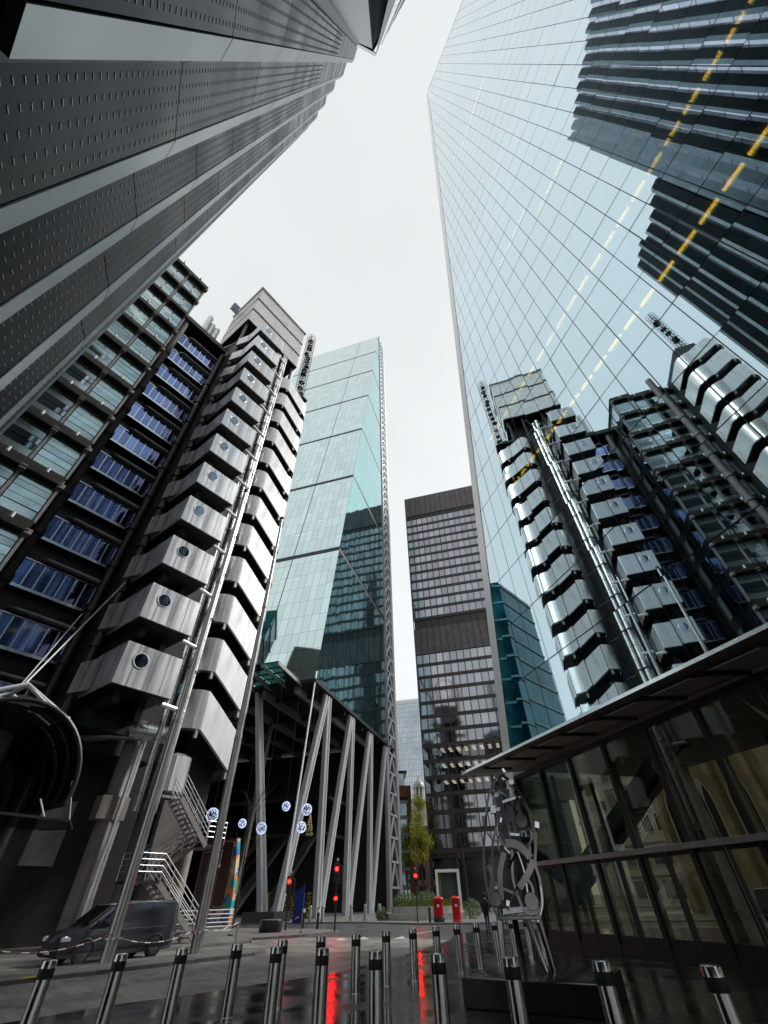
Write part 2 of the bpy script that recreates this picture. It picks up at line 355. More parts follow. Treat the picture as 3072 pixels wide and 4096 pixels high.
sheet('traffic_island', isl, .10, 'pavement')
def kerbs(pts, z, wd=.16, L=.92):
    root = bpy.data.objects.new('kerb', None); COL.objects.link(root); tag(root, kind='structure')
    me = MB().cbox(-L / 2 + .006, L / 2 - .006, -wd / 2, wd / 2, -.2, z + .012, .012).mesh('kerb_stone', 'kerb')
    for (x0, y0), (x1, y1) in zip(pts, pts[1:]):
        d = hypot(x1 - x0, y1 - y0); n = max(1, round(d / L))
        for i in range(n):
            t_ = (i + .5) / n
            o = put('kerb_stone', me, root, (x0 + (x1 - x0) * t_, y0 + (y1 - y0) * t_, random.uniform(-.004, .004)), (0, 0, atan2(y1 - y0, x1 - x0) + random.uniform(-.006, .006)))
            o.scale = (d / n / L, 1, 1)
kerbs(isl[:5] + isl[5:6], .10)
kerbs(PAV[1:7], .11)
kerbs(NP[1:6], .10)
for i, (s0, s1) in enumerate(((2.4, 3.0), (8.1, 8.7))):
    MB().prism([LW(s0, 19.50), LW(s1, 19.50), LW(s1, 19.80), LW(s0, 19.80)], .10, .118).build('loading_mark', 'paint_yellow', label=['yellow painted loading mark on island kerb, the left one', 'yellow painted loading mark on island kerb near the van, the right one'][i], cat='road marking')
for i, (x, y, a) in enumerate(((-2.9, 32.9, .1), (-1.7, 33.3, .05), (.3, 33.0, -.1))):
    c, s_ = cos(a), sin(a); tri = [(-.35, 0), (.35, 0), (.0, 2.4)]
    MB().prism([(x + c * p - s_ * q, y + s_ * p + c * q) for p, q in tri], .003, .009).build('road_marking', 'paint_white', smooth=False, label=f'white triangular road marking at the junction, {ORD[i]} from the left', cat='road marking', group='white markings at the junction')
for i, (x0, y0, x1, y1) in enumerate(((-4.6, 35.9, .8, 33.6), (1.0, 36.2, 2.8, 40.5))):
    d = Vector((y1 - y0, x0 - x1)).normalized() * .07
    MB().prism([(x0 + d.x, y0 + d.y), (x1 + d.x, y1 + d.y), (x1 - d.x, y1 - d.y), (x0 - d.x, y0 - d.y)], .003, .0085).build('road_marking', 'paint_white', smooth=False, label=['white give way line across the end of the sett paved lane', 'short white line on the asphalt near the pillar boxes'][i], cat='road marking')

# ------------------------------------------------------------------ tower with the mirror glass wall (right)
TH = radians(-17.37)
gt = thing('glass_tower', 'tall sharp-edged tower with blue mirror glass wall on the right', 'tower', (0, 0, 0), pi / 2 - TH)
PITCH, FLR, X0, Z0 = 1.36, 3.63, .82, 8.03
ex = lambda z: 26.15 - (z - 8.03) * .1607
POLY = [(-30, Z0), (26.15, Z0), (.72, 166.3), (-30, 118.3)]
def clip(poly, pl):
    n = len(pl)
    for i in range(n):
        (ax, ay), (bx, by) = pl[i], pl[(i + 1) % n]
        out = []
        for j in range(len(poly)):
            p, q = poly[j], poly[(j + 1) % len(poly)]
            dp = (bx - ax) * (p[1] - ay) - (by - ay) * (p[0] - ax); dq = (bx - ax) * (q[1] - ay) - (by - ay) * (q[0] - ax)
            if dp >= 0: out.append(p)
            if (dp >= 0) != (dq >= 0):
                t_ = dp / (dp - dq); out.append((p[0] + (q[0] - p[0]) * t_, p[1] + (q[1] - p[1]) * t_))
        poly = out
        if len(poly) < 3: return []
    return poly
def in_view(P):
    c = Mx.transposed() @ (Vector(P) - Vector((0, 0, CAM_H)))
    if c.z > -.1: return None
    return (384 + F * c.x / -c.z, 512 - F * c.y / -c.z)
GY = -16.0
cz, sz_ = cos(pi / 2 - TH), sin(pi / 2 - TH)
def gw(x, y, z): return (cz * x - sz_ * y, sz_ * x + cz * y, z)
full, part = [], []
k0 = int(math.floor((-30 - X0) / PITCH)); k1 = int(math.ceil((26.2 - X0) / PITCH))
for k in range(k0, k1 + 1):
    for r in range(44):
        x0, z0 = X0 + k * PITCH, Z0 + r * FLR
        c = [(x0, z0), (x0 + PITCH, z0), (x0 + PITCH, z0 + FLR), (x0, z0 + FLR)]
        q = clip(c, POLY)
        if not q: continue
        a = abs(sum(q[i][0] * q[(i + 1) % len(q)][1] - q[(i + 1) % len(q)][0] * q[i][1] for i in range(len(q)))) / 2
        if a < .05: continue
        if a > PITCH * FLR - .01:
            pr = in_view(gw(x0 + PITCH / 2, GY, z0 + FLR / 2)); sc = 0
            if pr and -10 < pr[0] < 778 and -10 < pr[1] < 790:
                d2 = (x0 + .7) ** 2 + 256 + (z0 + 1.8 - 1.6) ** 2; sc = 1 / d2 ** 1.5
            full.append((sc, x0, z0))
        else: part.append(q)
full.sort(reverse=True)
pane_me = MB().box(.022, PITCH - .022, -.015, .015, .03, FLR - .03).mesh('pane', 'tower_mirror', smooth=False)
for sc, x0, z0 in full[:290]:
    put('pane', pane_me, gt, (x0, GY, z0), (random.gauss(0, .0017), random.gauss(0, .0009), random.gauss(0, .0026)))
mb = MB()
def pane_poly(q):
    cx_, cz_ = sum(p[0] for p in q) / len(q), sum(p[1] for p in q) / len(q); tx, tz = random.gauss(0, .0020), random.gauss(0, .0015)
    f = lambda p, s_: cx_ + (p[0] - cx_) * (1 - s_)
    n = len(q); vs = []
    for p in q:
        X = p[0] + (.022 if p[0] < cx_ else -.022); Z = p[1] + (.03 if p[1] < cz_ else -.03)
        vs.append((X, GY + .015 + (X - cx_) * tx + (Z - cz_) * tz, Z))
    mb.add(vs, [tuple(range(n))[::-1]])
for sc, x0, z0 in full[290:]: pane_poly([(x0, z0), (x0 + PITCH, z0), (x0 + PITCH, z0 + FLR), (x0, z0 + FLR)])
for q in part: pane_poly(q)
mb.build('panes', 'tower_mirror', gt, smooth=False, kind='stuff')
for k in range(k0 + 1, k1 + 1):                                  # mullions behind the joints
    x = X0 + k * PITCH
    zt = min(118.3 + (x + 30) * 1.5625 if x < .72 else 1e9, Z0 + (26.15 - x) / .1607 if x > .72 else 1e9)
    if zt > Z0 + .5: MB().box(x - .035, x + .035, GY - .14, GY - .004, Z0, zt).build('mullion', 'mullion', gt, smooth=False)
for r in range(44):
    z = Z0 + r * FLR; xl = -30 if z < 118.3 else -30 + (z - 118.3) / 1.5625
    if ex(z) - xl > .5:
        MB().box(xl, ex(z) - .05, GY - .13, GY - .006, z - .045, z + .045).build('transom', 'mullion', gt, smooth=False)
        MB().box(xl, ex(z) - .4, -24.4, GY - .3, z - .28, z + .10).build('floor_slab', 'slab', gt, smooth=False)
MB().add([(-30, -24.5, Z0), (25.7, -24.5, Z0), (.5, -24.5, 165), (-30, -24.5, 118)], [(0, 1, 2, 3)]).build('core_wall', 'core', gt, smooth=False)  # dark backing added behind the glass to block the sky
mbx = MB(); mbx.add([(-30, -24.5, Z0 - .3), (26.1, -24.5, Z0 - .3), (26.1, -15.9, Z0 - .3), (-30, -15.9, Z0 - .3)], [(0, 1, 2, 3)]); mbx.build('tower_underside', 'soffit_mid', gt, smooth=False)
# pale folded edge of the tower
e0, e1 = (26.15, Z0 - 2.0), (.72, 166.3)
MB().add([(e0[0] - .02, GY + .05, e0[1]), (e1[0], GY + .05, e1[1]), (e1[0] + 1.0, GY + .06, e1[1] + .9), (e0[0] + .90, GY + .06, e0[1]),
          (e0[0] + .90, GY - 7, e0[1]), (e1[0] + 1.0, GY - 7, e1[1] + .9)], [(0, 1, 2, 3), (3, 2, 5, 4)]).build('edge_trim', 'edge_white', gt, smooth=False)
MB().add([(.72, GY + .05, 166.3), (.72, GY - 8, 166.3), (-30, GY - 8, 118.3), (-30, GY + .05, 118.3), (.72, GY + .05, 166.9), (.72, GY - 8, 166.9), (-30, GY - 8, 118.9), (-30, GY + .05, 118.9)],
         [(0, 1, 2, 3), (4, 7, 6, 5), (0, 3, 7, 4), (1, 0, 4, 5)]).build('coping', 'edge_white', gt, smooth=False)
# ceiling light strips just inside the glass, one dash per bay
dash = MB().box(0, 1.08, -.06, .06, -.055, .055).mesh('light_strip', 'led_warm', smooth=False)
for zl, xa, xb in ((Z0 + 7 * FLR, -9.5, 19.2), (Z0 + 5 * FLR, -4.5, 19.2), (Z0 + 11 * FLR, .9, 4.9), (Z0 + 12 * FLR, 5.3, 10.6), (Z0 + 15 * FLR, -9.2, -3.4), (Z0 + 24 * FLR, -3.8, 5.2)):
    x = xa
    while x < xb:
        put('light_strip', dash, gt, (x, GY - .9, zl - .34)); x += 1.36
bulb = MB().sphere((0, 0, 0), .11).mesh('ceiling_lamp', 'led_warm')
for x, z in ((-6.76, 36.7), (-4.52, 36.7), (-2.55, 36.7), (.08, 36.7), (-1.52, 32.9), (1.12, 32.9), (8.2, 25.7), (12.5, 25.7)):
    put('ceiling_lamp', bulb, gt, (x, -18.5, z))
# ---- entrance lobby and canopy at its foot
LY = -14.6
edges = [23.7 - 2.44 * i for i in range(0, 13)]
for x in edges: MB().box(x - .09, x + .09, LY - .32, LY + .02, .01, 6.42).build('lobby_mullion', 'dark', gt, smooth=False)
up_me = MB().box(.10, 2.34, -.02, .02, 0, 3.48).mesh('lobby_pane', 'lobby_glass', smooth=False)
dn_me = MB().box(.10, 1.17, -.02, .02, 0, 2.36).mesh('door_leaf', 'lobby_glass', smooth=False)
fr = MB(); fr.box(.08, .15, -.05, .05, 0, 2.4).box(1.12, 1.19, -.05, .05, 0, 2.4).box(.15, 1.12, -.05, .05, 0, .25).box(.15, 1.12, -.05, .05, 2.3, 2.4)
fr_me = fr.mesh('door_frame', 'dark', smooth=False)
for x in edges[1:]:
    put('lobby_pane', up_me, gt, (x, LY - .1, 2.86), (random.gauss(0, .003), 0, random.gauss(0, .003)))
    for dx in (0, 1.17):
        d = put('door_leaf', dn_me, gt, (x + dx, LY - .1, .3)); put('door_frame', fr_me, d, (0, 0, -.05))
MB().box(edges[-1], 23.8, LY - .3, LY + .22, 2.66, 2.82).build('lobby_transom', 'frame_grey', gt, smooth=False)
MB().box(edges[-1], 23.7, LY - .25, LY + .0, .012, .27).build('lobby_sill', 'dark', gt, smooth=False)
MB().box(edges[-1], 23.75, LY - .35, LY + .03, 6.32, 6.5).build('lobby_head', 'dark', gt, smooth=False)
side = MB().box(23.66, 23.70, -19.4, LY - .12, .3, 6.5); side.build('side_pane', 'lobby_glass', gt, smooth=False)
for y in (-17.0, -19.5): MB().box(23.6, 23.76, y - .08, y + .08, .01, 6.6).build('lobby_mullion', 'dark', gt, smooth=False)
br = MB(); br.beam((26.1, -16.6, .9), (14.4, -16.6, 6.3), .5, .42, (0, 1, 0)); br.build('brace', 'brace_teal_lit', gt, smooth=False)  # teal light on this face of the brace is put into its colour
br = MB(); br.beam((26.1, -16.95, .62), (14.4, -16.95, 6.02), .35, .46, (0, 1, 0)); br.build('brace_cover', 'bronze_dark', gt, smooth=False)
MB().box(-12, 23.6, -24, LY - .35, 6.74, 7.0).build('lobby_ceiling', 'soffit_mid', gt, smooth=False)
for i in range(5): MB().box(-4 + i * 6.1, -3.2 + i * 6.1, -23.4, -22.6, .01, 6.74).build('lobby_column', 'concrete_dark', gt, smooth=False)
mb = MB(); mb.prism([(26.5, -12.95), (-14, -12.95), (-14, -17.2), (23.9, -17.2)], 6.98, 7.06); mb.build('canopy_roof', 'soffit_mid', gt, smooth=False)
mb = MB(); mb.add([(26.65, -12.80, 6.97), (-14, -12.80, 6.97), (-14, -13.08, 7.20), (26.45, -13.08, 7.20), (-14, -13.4, 7.22), (26.2, -13.4, 7.22)], [(0, 3, 2, 1), (3, 5, 4, 2)]); mb.build('canopy_fascia', 'fascia', gt, smooth=False)
mb = MB(); mb.beam((26.55, -12.93, 7.06), (23.9, -17.25, 7.06), .10, .2); mb.build('canopy_fascia', 'fascia', gt, smooth=False)
for x in edges[:-1]:
    MB().prism([(x - .25, -14.45), (x - 1.95, -14.45), (x - 1.35, -13.35), (x + .35, -13.35)], 6.93, 6.975).build('soffit_panel', 'soffit_light', gt, smooth=False)
    MB().beam((x, -14.55, 6.86), (x + .6, -13.1, 6.93), .16, .1).build('canopy_rib', 'soffit_dark', gt, smooth=False)

for o in gt.children:                                        # the canopy falls gently towards the right
    if o.name.split('.')[0] in ('canopy_roof', 'canopy_fascia', 'soffit_panel', 'canopy_rib'):
        for v in o.data.vertices: v.co.z -= .0206 * max(0, 26.4 - max(v.co.x, 0)) - .05

# ------------------------------------------------------------------ pleated building on the left (and overhead)
wb = thing('pleated_building', 'tall grey building with pleated metal facade rising at the upper left', 'building')
TIPS = [(-.95, -1.05), (-2.1, -.05), (-3.25, .95), (-4.25, 1.92), (-5.24, 2.99), (-6.22, 3.94), (-7.3, 4.72), (-8.4, 5.45)]
ZB, ZT = 5.2, 62.0
joints = [ZB, 10.1] + [10.1 + 3.46 * i for i in range(1, 16)]; joints[-1] = ZT
inner = []
for i in range(1, len(TIPS)):
    T0, T1 = Vector(TIPS[i - 1]), Vector(TIPS[i]); u = (T1 - T0).normalized(); n = Vector((u.y, -u.x))
    if n.x < 0: n = -n
    Sx = T0 + u * .40 - n * .34; E_ = T1 - u * .32 - n * .02
    inner += [tuple(T0 - n * .45), tuple(Sx - n * .12)]
    d = (E_ - Sx).normalized(); dn = Vector((d.y, -d.x)); dn = dn if dn.dot(n) > 0 else -dn
    for a, (z0, z1) in enumerate(zip(joints, joints[1:])):
        off = (i % 3) * 1.15 if a else 0
        g = .018
        zz0, zz1 = z0 + g + (off if a > 1 else 0), min(ZT, z1 - g + off)
        if a == 1: zz0 = z0 + g
        if zz0 >= ZT: continue
        A, B = Sx, E_
        MB().prism([tuple(A), tuple(B), tuple(B - dn * .05), tuple(A - dn * .05)], zz0, zz1).build('panel', 'willis_panel', wb, smooth=False)
        MB().prism([tuple(E_ + u * .015 + n * .02), tuple(T1 + n * .0), tuple(T1 - n * .06), tuple(E_ + u * .015 - n * .06)], zz0, zz1).build('edge_panel', 'willis_light', wb, smooth=False)
    # return towards the next pleat: glazing behind the tip
    nxt = Vector(TIPS[i + 1]) if i + 1 < len(TIPS) else T1 + u * 1.4
    u2 = (nxt - T1).normalized(); n2 = Vector((u2.y, -u2.x)); n2 = n2 if n2.x > 0 else -n2
    R1 = T1 + u2 * .40 - n2 * .34
    for z0, z1 in zip(joints, joints[1:]):
        MB().prism([tuple(T1 - n2 * .07), tuple(R1), tuple(R1 - n2 * .05), tuple(T1 - n2 * .12)], z0 + .06, z1 - .06).build('return_pane', 'willis_glass', wb, smooth=False)
    # pressed ribs standing on the broad face
    rb = MB(); L = (E_ - Sx).length
    for c in range(5):
        t_ = (c + .6) / 5.2; z = ZB + .25 + (c % 2) * .06
        while z < 34:
            P = Sx + d * (L * t_); zc = z
            hw_ = .026; a_ = (P.x - d.x * hw_, P.y - d.y * hw_); b_ = (P.x + d.x * hw_, P.y + d.y * hw_)
            q = dn * .006; o1 = (a_[0] + q.x, a_[1] + q.y); o2 = (b_[0] + q.x, b_[1] + q.y)
            rb.add([(*a_, zc - .002), (*b_, zc - .002), (*a_, zc + .020), (*b_, zc + .020), (*o1, zc + .004), (*o2, zc + .004), (*o1, zc + .014), (*o2, zc + .014)],
                   [(4, 5, 7, 6), (0, 1, 5, 4), (6, 7, 3, 2), (0, 4, 6, 2), (1, 3, 7, 5)])
            z += .163
    rb.build('ribs', 'willis_rib', wb, smooth=False, kind='stuff')
inner += [tuple(Vector(TIPS[-1]) + Vector((-.3, -.5)))]
bk = [(-16, -2), (-14, -10), (-3, -9), (-1.6, -1.9)]
MB().prism(inner + bk, ZB, ZT - .15).build('wall', 'lead_dark', wb, smooth=False)  # backing volume added inside the pleats to keep the sky from showing
MB().prism(inner + bk, ZT - .14, ZT + .02).build('roof', 'willis_light', wb, smooth=False)
MB().prism([(p[0] - .9, p[1] - .9) for p in inner] + bk, .011, ZB - .02).build('ground_floor_wall', 'dark', wb, smooth=False)
# tall block behind
U0, ud, un = Vector((.30, -.62)), Vector((.64, -.768)), Vector((.768, .64)); ZU = 89.3
innr = [tuple(U0 - un * .5)]
for j in range(15):
    A = U0 + ud * (1.38 * j); B = U0 + ud * (1.38 * (j + 1))
    S1 = B - ud * .40 - un * .34; E1 = A + ud * .32 - un * .02
    MB().prism([tuple(E1), tuple(S1), tuple(S1 - un * .06), tuple(E1 - un * .06)], ZB, ZU).build('pleat', 'willis_panel' if j > 1 else 'willis_light', wb, smooth=False)
    MB().prism([tuple(A), tuple(E1), tuple(E1 - un * .06), tuple(A - un * .06)], ZB, ZU).build('pleat_edge', 'willis_light', wb, smooth=False)
    for k in range(6, 24):
        z0 = 6 + k * 3.46
        if z0 + 3.4 < ZU: MB().prism([tuple(B - un * .05), tuple(S1), tuple(S1 - un * .06), tuple(B - un * .1)], z0 + .06, z0 + 3.4).build('return_pane', 'willis_glass', wb, smooth=False)
    innr += [tuple(B - un * .48)]
bk2 = [tuple(U0 + ud * 20.5 - un * 14), tuple(U0 - un * 14 + ud * .5), (-7.0, -4.6), (-1.75, -1.45)]
MB().prism(innr + bk2, ZB + .02, ZU - .2).build('tall_wall', 'willis_light', wb, smooth=False)
MB().prism(innr + bk2, ZU - .19, ZU + .03).build('tall_roof', 'willis_light', wb, smooth=False)
endp = [Vector((.30, -.62)), Vector((-.75, -1.02)), Vector((-1.75, -1.40)), Vector((-3.6, -2.5)), Vector((-7.0, -4.6))]
for a, b in zip(endp, endp[1:]):
    for k in range(8):
        z0 = ZT + .1 + k * 3.4
        MB().prism([tuple(a), tuple(b), tuple(b + Vector((.03, -.05))), tuple(a + Vector((.03, -.05)))], z0, z0 + 3.34).build('end_pane', 'willis_end', wb, smooth=False)

# ------------------------------------------------------------------ inside-out building with the steel stair tower (left)
RZ = pi / 2 - AH
lb = thing('steel_building', 'inside-out steel and glass building with stacked steel pods and a stair tower', 'building', (0, 0, 0), RZ)
FH = 4.12
# --- lavatory pods
pod_sh = MB().cbox(9.55, 13.2, 26.30, 31.0, 0, 2.5, .02).mesh('pod', 'steel_pod', ang=20)
seam_a = MB().box(-.012, .012, 26.285, 26.297, .04, 2.46).mesh('seam', 'frame_grey', smooth=False)
seam_b = MB().box(9.535, 9.547, -.012, .012, .04, 2.46).mesh('seam', 'frame_grey', smooth=False)
dk = MB()
a_n = 28
dk.add([(10.65 + .43 * cos(2 * pi * i / a_n), 26.285, 1.57 + .43 * sin(2 * pi * i / a_n)) for i in range(a_n)], [tuple(range(a_n))])
port_me = dk.mesh('porthole', 'porthole', smooth=False)
rim_me = MB().ring((10.65, 26.285, 1.57), .445, .035, 'y', 28, 6).mesh('porthole_rim', 'steel_clad')
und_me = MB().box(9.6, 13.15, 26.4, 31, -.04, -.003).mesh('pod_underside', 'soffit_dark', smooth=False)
brk = MB(); brk.box(10.2, 10.6, 27.0, 31, -.75, -.045).box(12.0, 12.4, 27.6, 31, -1.2, -.045).box(9.9, 12.8, 29.2, 31, -1.62, -.6)
brk_me = brk.mesh('pod_bracket', 'soffit_dark', smooth=False)
stub = MB().tube([(13.0, 27.0, -.15), (14.75, 27.3, -.15)], .14, 10).mesh('pipe_stub', 'steel_clad')
for k in range(12):
    p = put('pod', pod_sh, lb, (0, 0, 10.8 + FH * k))
    for x in (10.35, 11.35, 12.35): put('seam', seam_a, p, (x, 0, 0))
    for y in (27.3, 28.3, 29.3, 30.3): put('seam', seam_b, p, (0, y, 0))
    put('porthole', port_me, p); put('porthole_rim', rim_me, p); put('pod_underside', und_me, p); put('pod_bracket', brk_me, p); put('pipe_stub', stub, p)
# --- stair tower: one wrapped landing per floor
def stair_outline():
    pts = [(16.5, 34.2)]; segs = [0]
    for i in range(9): a = pi + (pi / 2) * i / 8; pts.append((17.85 + 1.35 * cos(a), 31.28 + 1.35 * sin(a)))
    n_l = len(pts) - 1
    pts += [(18.8, 29.93), (19.8, 29.93)]
    n_f = len(pts)
    for i in range(9): a = 1.5 * pi + (pi / 2) * i / 8; pts.append((20.75 + 1.35 * cos(a), 31.28 + 1.35 * sin(a)))
    pts.append((22.1, 34.2)); return pts, n_l, n_f
SP, NL, NF = stair_outline()
def drop(x): return 0 if x <= 17.9 else (-2.07 if x >= 20.75 else -2.07 * (x - 17.9) / 2.85)
def strip(i0, i1, h0, h1, shr=.004):
    mb = MB(); n = i1 - i0 + 1
    for i in range(i0, i1 + 1):
        x, y = SP[i]; xi, yi = 19.3 + (x - 19.3) * .975, 31.9 + (y - 31.9) * .96; z = drop(x)
        mb.v += [(x, y, z + h0), (x, y, z + h1), (xi, yi, z + h1), (xi, yi, z + h0)]
    for i in range(n - 1):
        a, b = 4 * i, 4 * i + 4
        mb.f += [(a, b, b + 1, a + 1), (a + 1, b + 1, b + 2, a + 2), (a + 2, b + 2, b + 3, a + 3), (a + 3, b + 3, b, a)]
    mb.f += [(0, 1, 2, 3), tuple(4 * (n - 1) + q for q in (3, 2, 1, 0))]
    return mb
panel_sets = [(0, 1), (1, 5), (5, NL), (NL, NL + 1), (NL + 1, NL + 2), (NL + 2, NL + 3), (NL + 3, NL + 7), (NL + 7, len(SP) - 2), (len(SP) - 2, len(SP) - 1)]
pan_me = [strip(a, b, .02, 2.68).mesh('cladding_panel', 'steel_clad', ang=30) for a, b in panel_sets]
mb = MB(); n = len(SP)
for z_, sc in ((0, 1), (-.16, 1), (-.16, .93), (-.02, .93)):
    mb.v += [(19.3 + (x - 19.3) * (1 if sc == 1 else .965), 31.9 + (y - 31.9) * (1 if sc == 1 else .94), drop(x) + z_) for x, y in SP]
for r in range(3):
    for i in range(n - 1): mb.f.append((r * n + i, r * n + n + i, r * n + n + i + 1, r * n + i + 1))
lip_me = mb.mesh('landing_lip', 'dark', smooth=False)
mb = MB(); xs = sorted(set([p[0] for p in SP])); lo = [(x, y) for x, y in SP]
mb.v = [(19.3 + (x - 19.3) * .95, 31.9 + (y - 31.9) * .93, drop(x) + .06) for x, y in SP] + [(x, 34.2, drop(x) + .06) for x, y in SP]
mb.f = [(i, n + i, n + i + 1, i + 1) for i in range(n - 1)]
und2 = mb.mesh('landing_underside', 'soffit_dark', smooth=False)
bk = MB(); bk.box(17.5, 17.72, 29.95, 30.22, -.55, -.04).box(20.6, 20.82, 29.95, 30.22, -2.07 - .55, -2.11)
bk_me = bk.mesh('landing_bracket', 'frame_grey', smooth=False)
def stair_tower(dx, dy, k0, k1, zoff=0):
    for k in range(k0, k1):
        z = 10.7 + FH * k + zoff
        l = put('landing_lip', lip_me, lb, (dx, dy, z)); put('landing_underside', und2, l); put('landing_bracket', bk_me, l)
        for me in pan_me: put('cladding_panel', me, l)
stair_tower(0, 0, 0, 12)
stair_tower(-27.0, -7.6, 3, 12, 1.6)
MB().box(18.0, 20.6, 31.4, 33.8, 4.5, 60.4).build('stair_core', 'soffit_dark', lb, smooth=False)
MB().box(-9.0, -6.4, 23.8, 33.8, 4.5, 62).build('stair_core', 'soffit_dark', lb, smooth=False)
MB().box(16.7, 21.9, 30.6, 34.2, 58.9, 59.2).build('stair_roof', 'bronze_dark', lb, smooth=False)
# --- pipe bundle between pods and stairs, with clamps
for x, y, r in ((14.75, 28.0, .24), (15.25, 28.35, .20), (14.3, 28.6, .17)):
    mb = MB(); mb.tube([(x, y, 5.5), (x, y, 59.5)], r, 14); p = mb.build('riser_pipe', 'steel_pipe', lb)
    jn = MB().ring((0, 0, 0), r, .022, 'z', 14, 5).mesh('pipe_joint', 'frame_grey')
    z = 6.4
    while z < 59: put('pipe_joint', jn, p, (x, y, z)); z += 1.37
clm = MB(); clm.ring((14.75, 28.0, 0), .34, .05, 'z', 14, 6).ring((15.25, 28.35, 0), .30, .05, 'z', 14, 6).beam((14.75, 28.0, 0), (16.6, 30.2, 0), .08).beam((14.75, 28, .1), (13.1, 28.6, .1), .07)
clm_me = clm.mesh('pipe_clamp', 'dark')
for k in range(12): put('pipe_clamp', clm_me, lb, (0, 0, 13.6 + FH * k))
MB().tube([(10.2, 33, 9.3), (11.4, 31.2, 9.45), (12.2, 30.2, 9.55), (13.2, 29.4, 9.6), (15.4, 28.9, 9.6)], .52, 16).build('duct', 'steel_pipe', lb)
mb = MB()
for i in range(5): mb.ring((13.0 + .55 * i, 29.42 - .10 * i, 9.6), .53, .02, 'x', 16, 5)
mb.build('duct_joint', 'frame_grey', lb)
MB().cbox(16.45, 17.95, 30.0, 31.8, 6.7, 9.2, .25).build('lift_housing', 'steel_pod', lb)
MB().box(16.4, 18.0, 29.95, 31.9, 6.55, 6.69).build('lift_housing_base', 'frame_grey', lb, smooth=False)
# --- concrete columns with collars
col_me = MB().tube([(0, 0, 0), (0, 0, 60.2)], .40, 16)
def column(x, y, r, z1, m='concrete_dark', z0=.1):
    c = MB().tube([(x, y, z0), (x, y, z1)], r, 16).build('column', m, lb)
    cl = MB().tube([(0, 0, -.3), (0, 0, .3)], r + .12, 16).mesh('collar', m)
    z = 51.4
    while z > 8:
        put('collar', cl, c, (x, y, z))
        z -= FH
    return c
column(3.4, 35.3, .40, 60.3); column(9.25, 35.2, .36, 59.6, 'bronze_dark'); column(9.3, 30.7, .28, 58.5, 'bronze_dark')
column(-3.6, 28.7, .45, 62.0); column(-9.6, 28.7, .45, 61)
for x, y in ((13.7, 30.4), (17.3, 33.0), (21.3, 33.6), (7.2, 31.0)):
    MB().tube([(x, y, .11), (x, y, 10.4)], .46, 18).build('base_column', 'concrete', lb)
for x, y in ((14.35, 30.2), (13.95, 29.7)): MB().tube([(x, y, .11), (x, y, 10.2)], .11, 10).build('drain_pipe', 'steel_pipe', lb)
MB().box(12.9, 14.5, 29.9, 30.7, 5.2, 6.3).build('transfer_bracket', 'concrete', lb, smooth=False)
# --- projecting office block: bays of striped glazing
BW = 2.37
ZTOP = 61.1
fr_me = MB().box(-.02, BW - .02, -.18, .30, -.95, 0).mesh('spandrel', 'bronze_dark', smooth=False)
led_me = MB().box(-.02, BW - .02, -.46, -.18, -.22, -.10).mesh('ledge', 'dark', smooth=False)
lit_me = [MB().box(.16, BW - .16, -.02, .02, a, b).mesh('pane', m, smooth=False) for a, b, m in ((-3.98, -3.32, 'office_frost'), (-3.27, -2.72, 'office_glass'), (-2.67, -2.12, 'office_glass'), (-2.07, -1.62, 'office_frost'), (-1.58, -1.02, 'office_frost'))]
dv_me = MB().box(-.09, .09, -.12, .2, -FH, -.9).mesh('bay_divider', 'frame_grey', smooth=False)
bb_me = MB().cbox(-.21, .21, -.52, 0, -1.12, -.72, .03).mesh('bay_bracket', 'concrete', ang=20)
lp = MB(); lp.tube([(0, -.2, -.5), (0, -.62, -.62)], .03, 6).tube([(0, -.62, -.74), (0, -.62, -.36)], .10, 10)
lp_me = lp.mesh('facade_lamp', 'white_lamp')
for k in range(13):
    zt = ZTOP - FH * k
    for j in range(5):
        x = 2.5 - BW * (j + 1)
        put('spandrel', fr_me, lb, (x, 30.1, zt)); put('ledge', led_me, lb, (x, 30.1, zt - .75))
        for me in lit_me: put('pane', me, lb, (x, 30.2, zt), (random.gauss(0, .004), 0, random.gauss(0, .006)))
        put('bay_divider', dv_me, lb, (x + BW, 30.18, zt)); put('bay_bracket', bb_me, lb, (x + BW, 30.2, zt))
        put('facade_lamp', lp_me, lb, (x + BW * .5, 30.0, zt))
MB().box(-9.45, 2.45, 30.42, 36.6, 5.0, ZTOP - .02).build('office_wall', 'lead_dark', lb, smooth=False)
MB().box(-9.5, 2.62, 29.9, 36.6, ZTOP + .0, ZTOP + .22).build('office_roof', 'bronze_dark', lb, smooth=False)
sd_me = MB().box(-.02, .02, .25, 2.5, -3.9, -1.1).mesh('pane', 'office_glass', smooth=False)
for k in range(13):
    for q in range(2): put('side_pane', sd_me, lb, (2.49, 30.5 + 2.6 * q, ZTOP - FH * k), (0, 0, random.gauss(0, .005)))
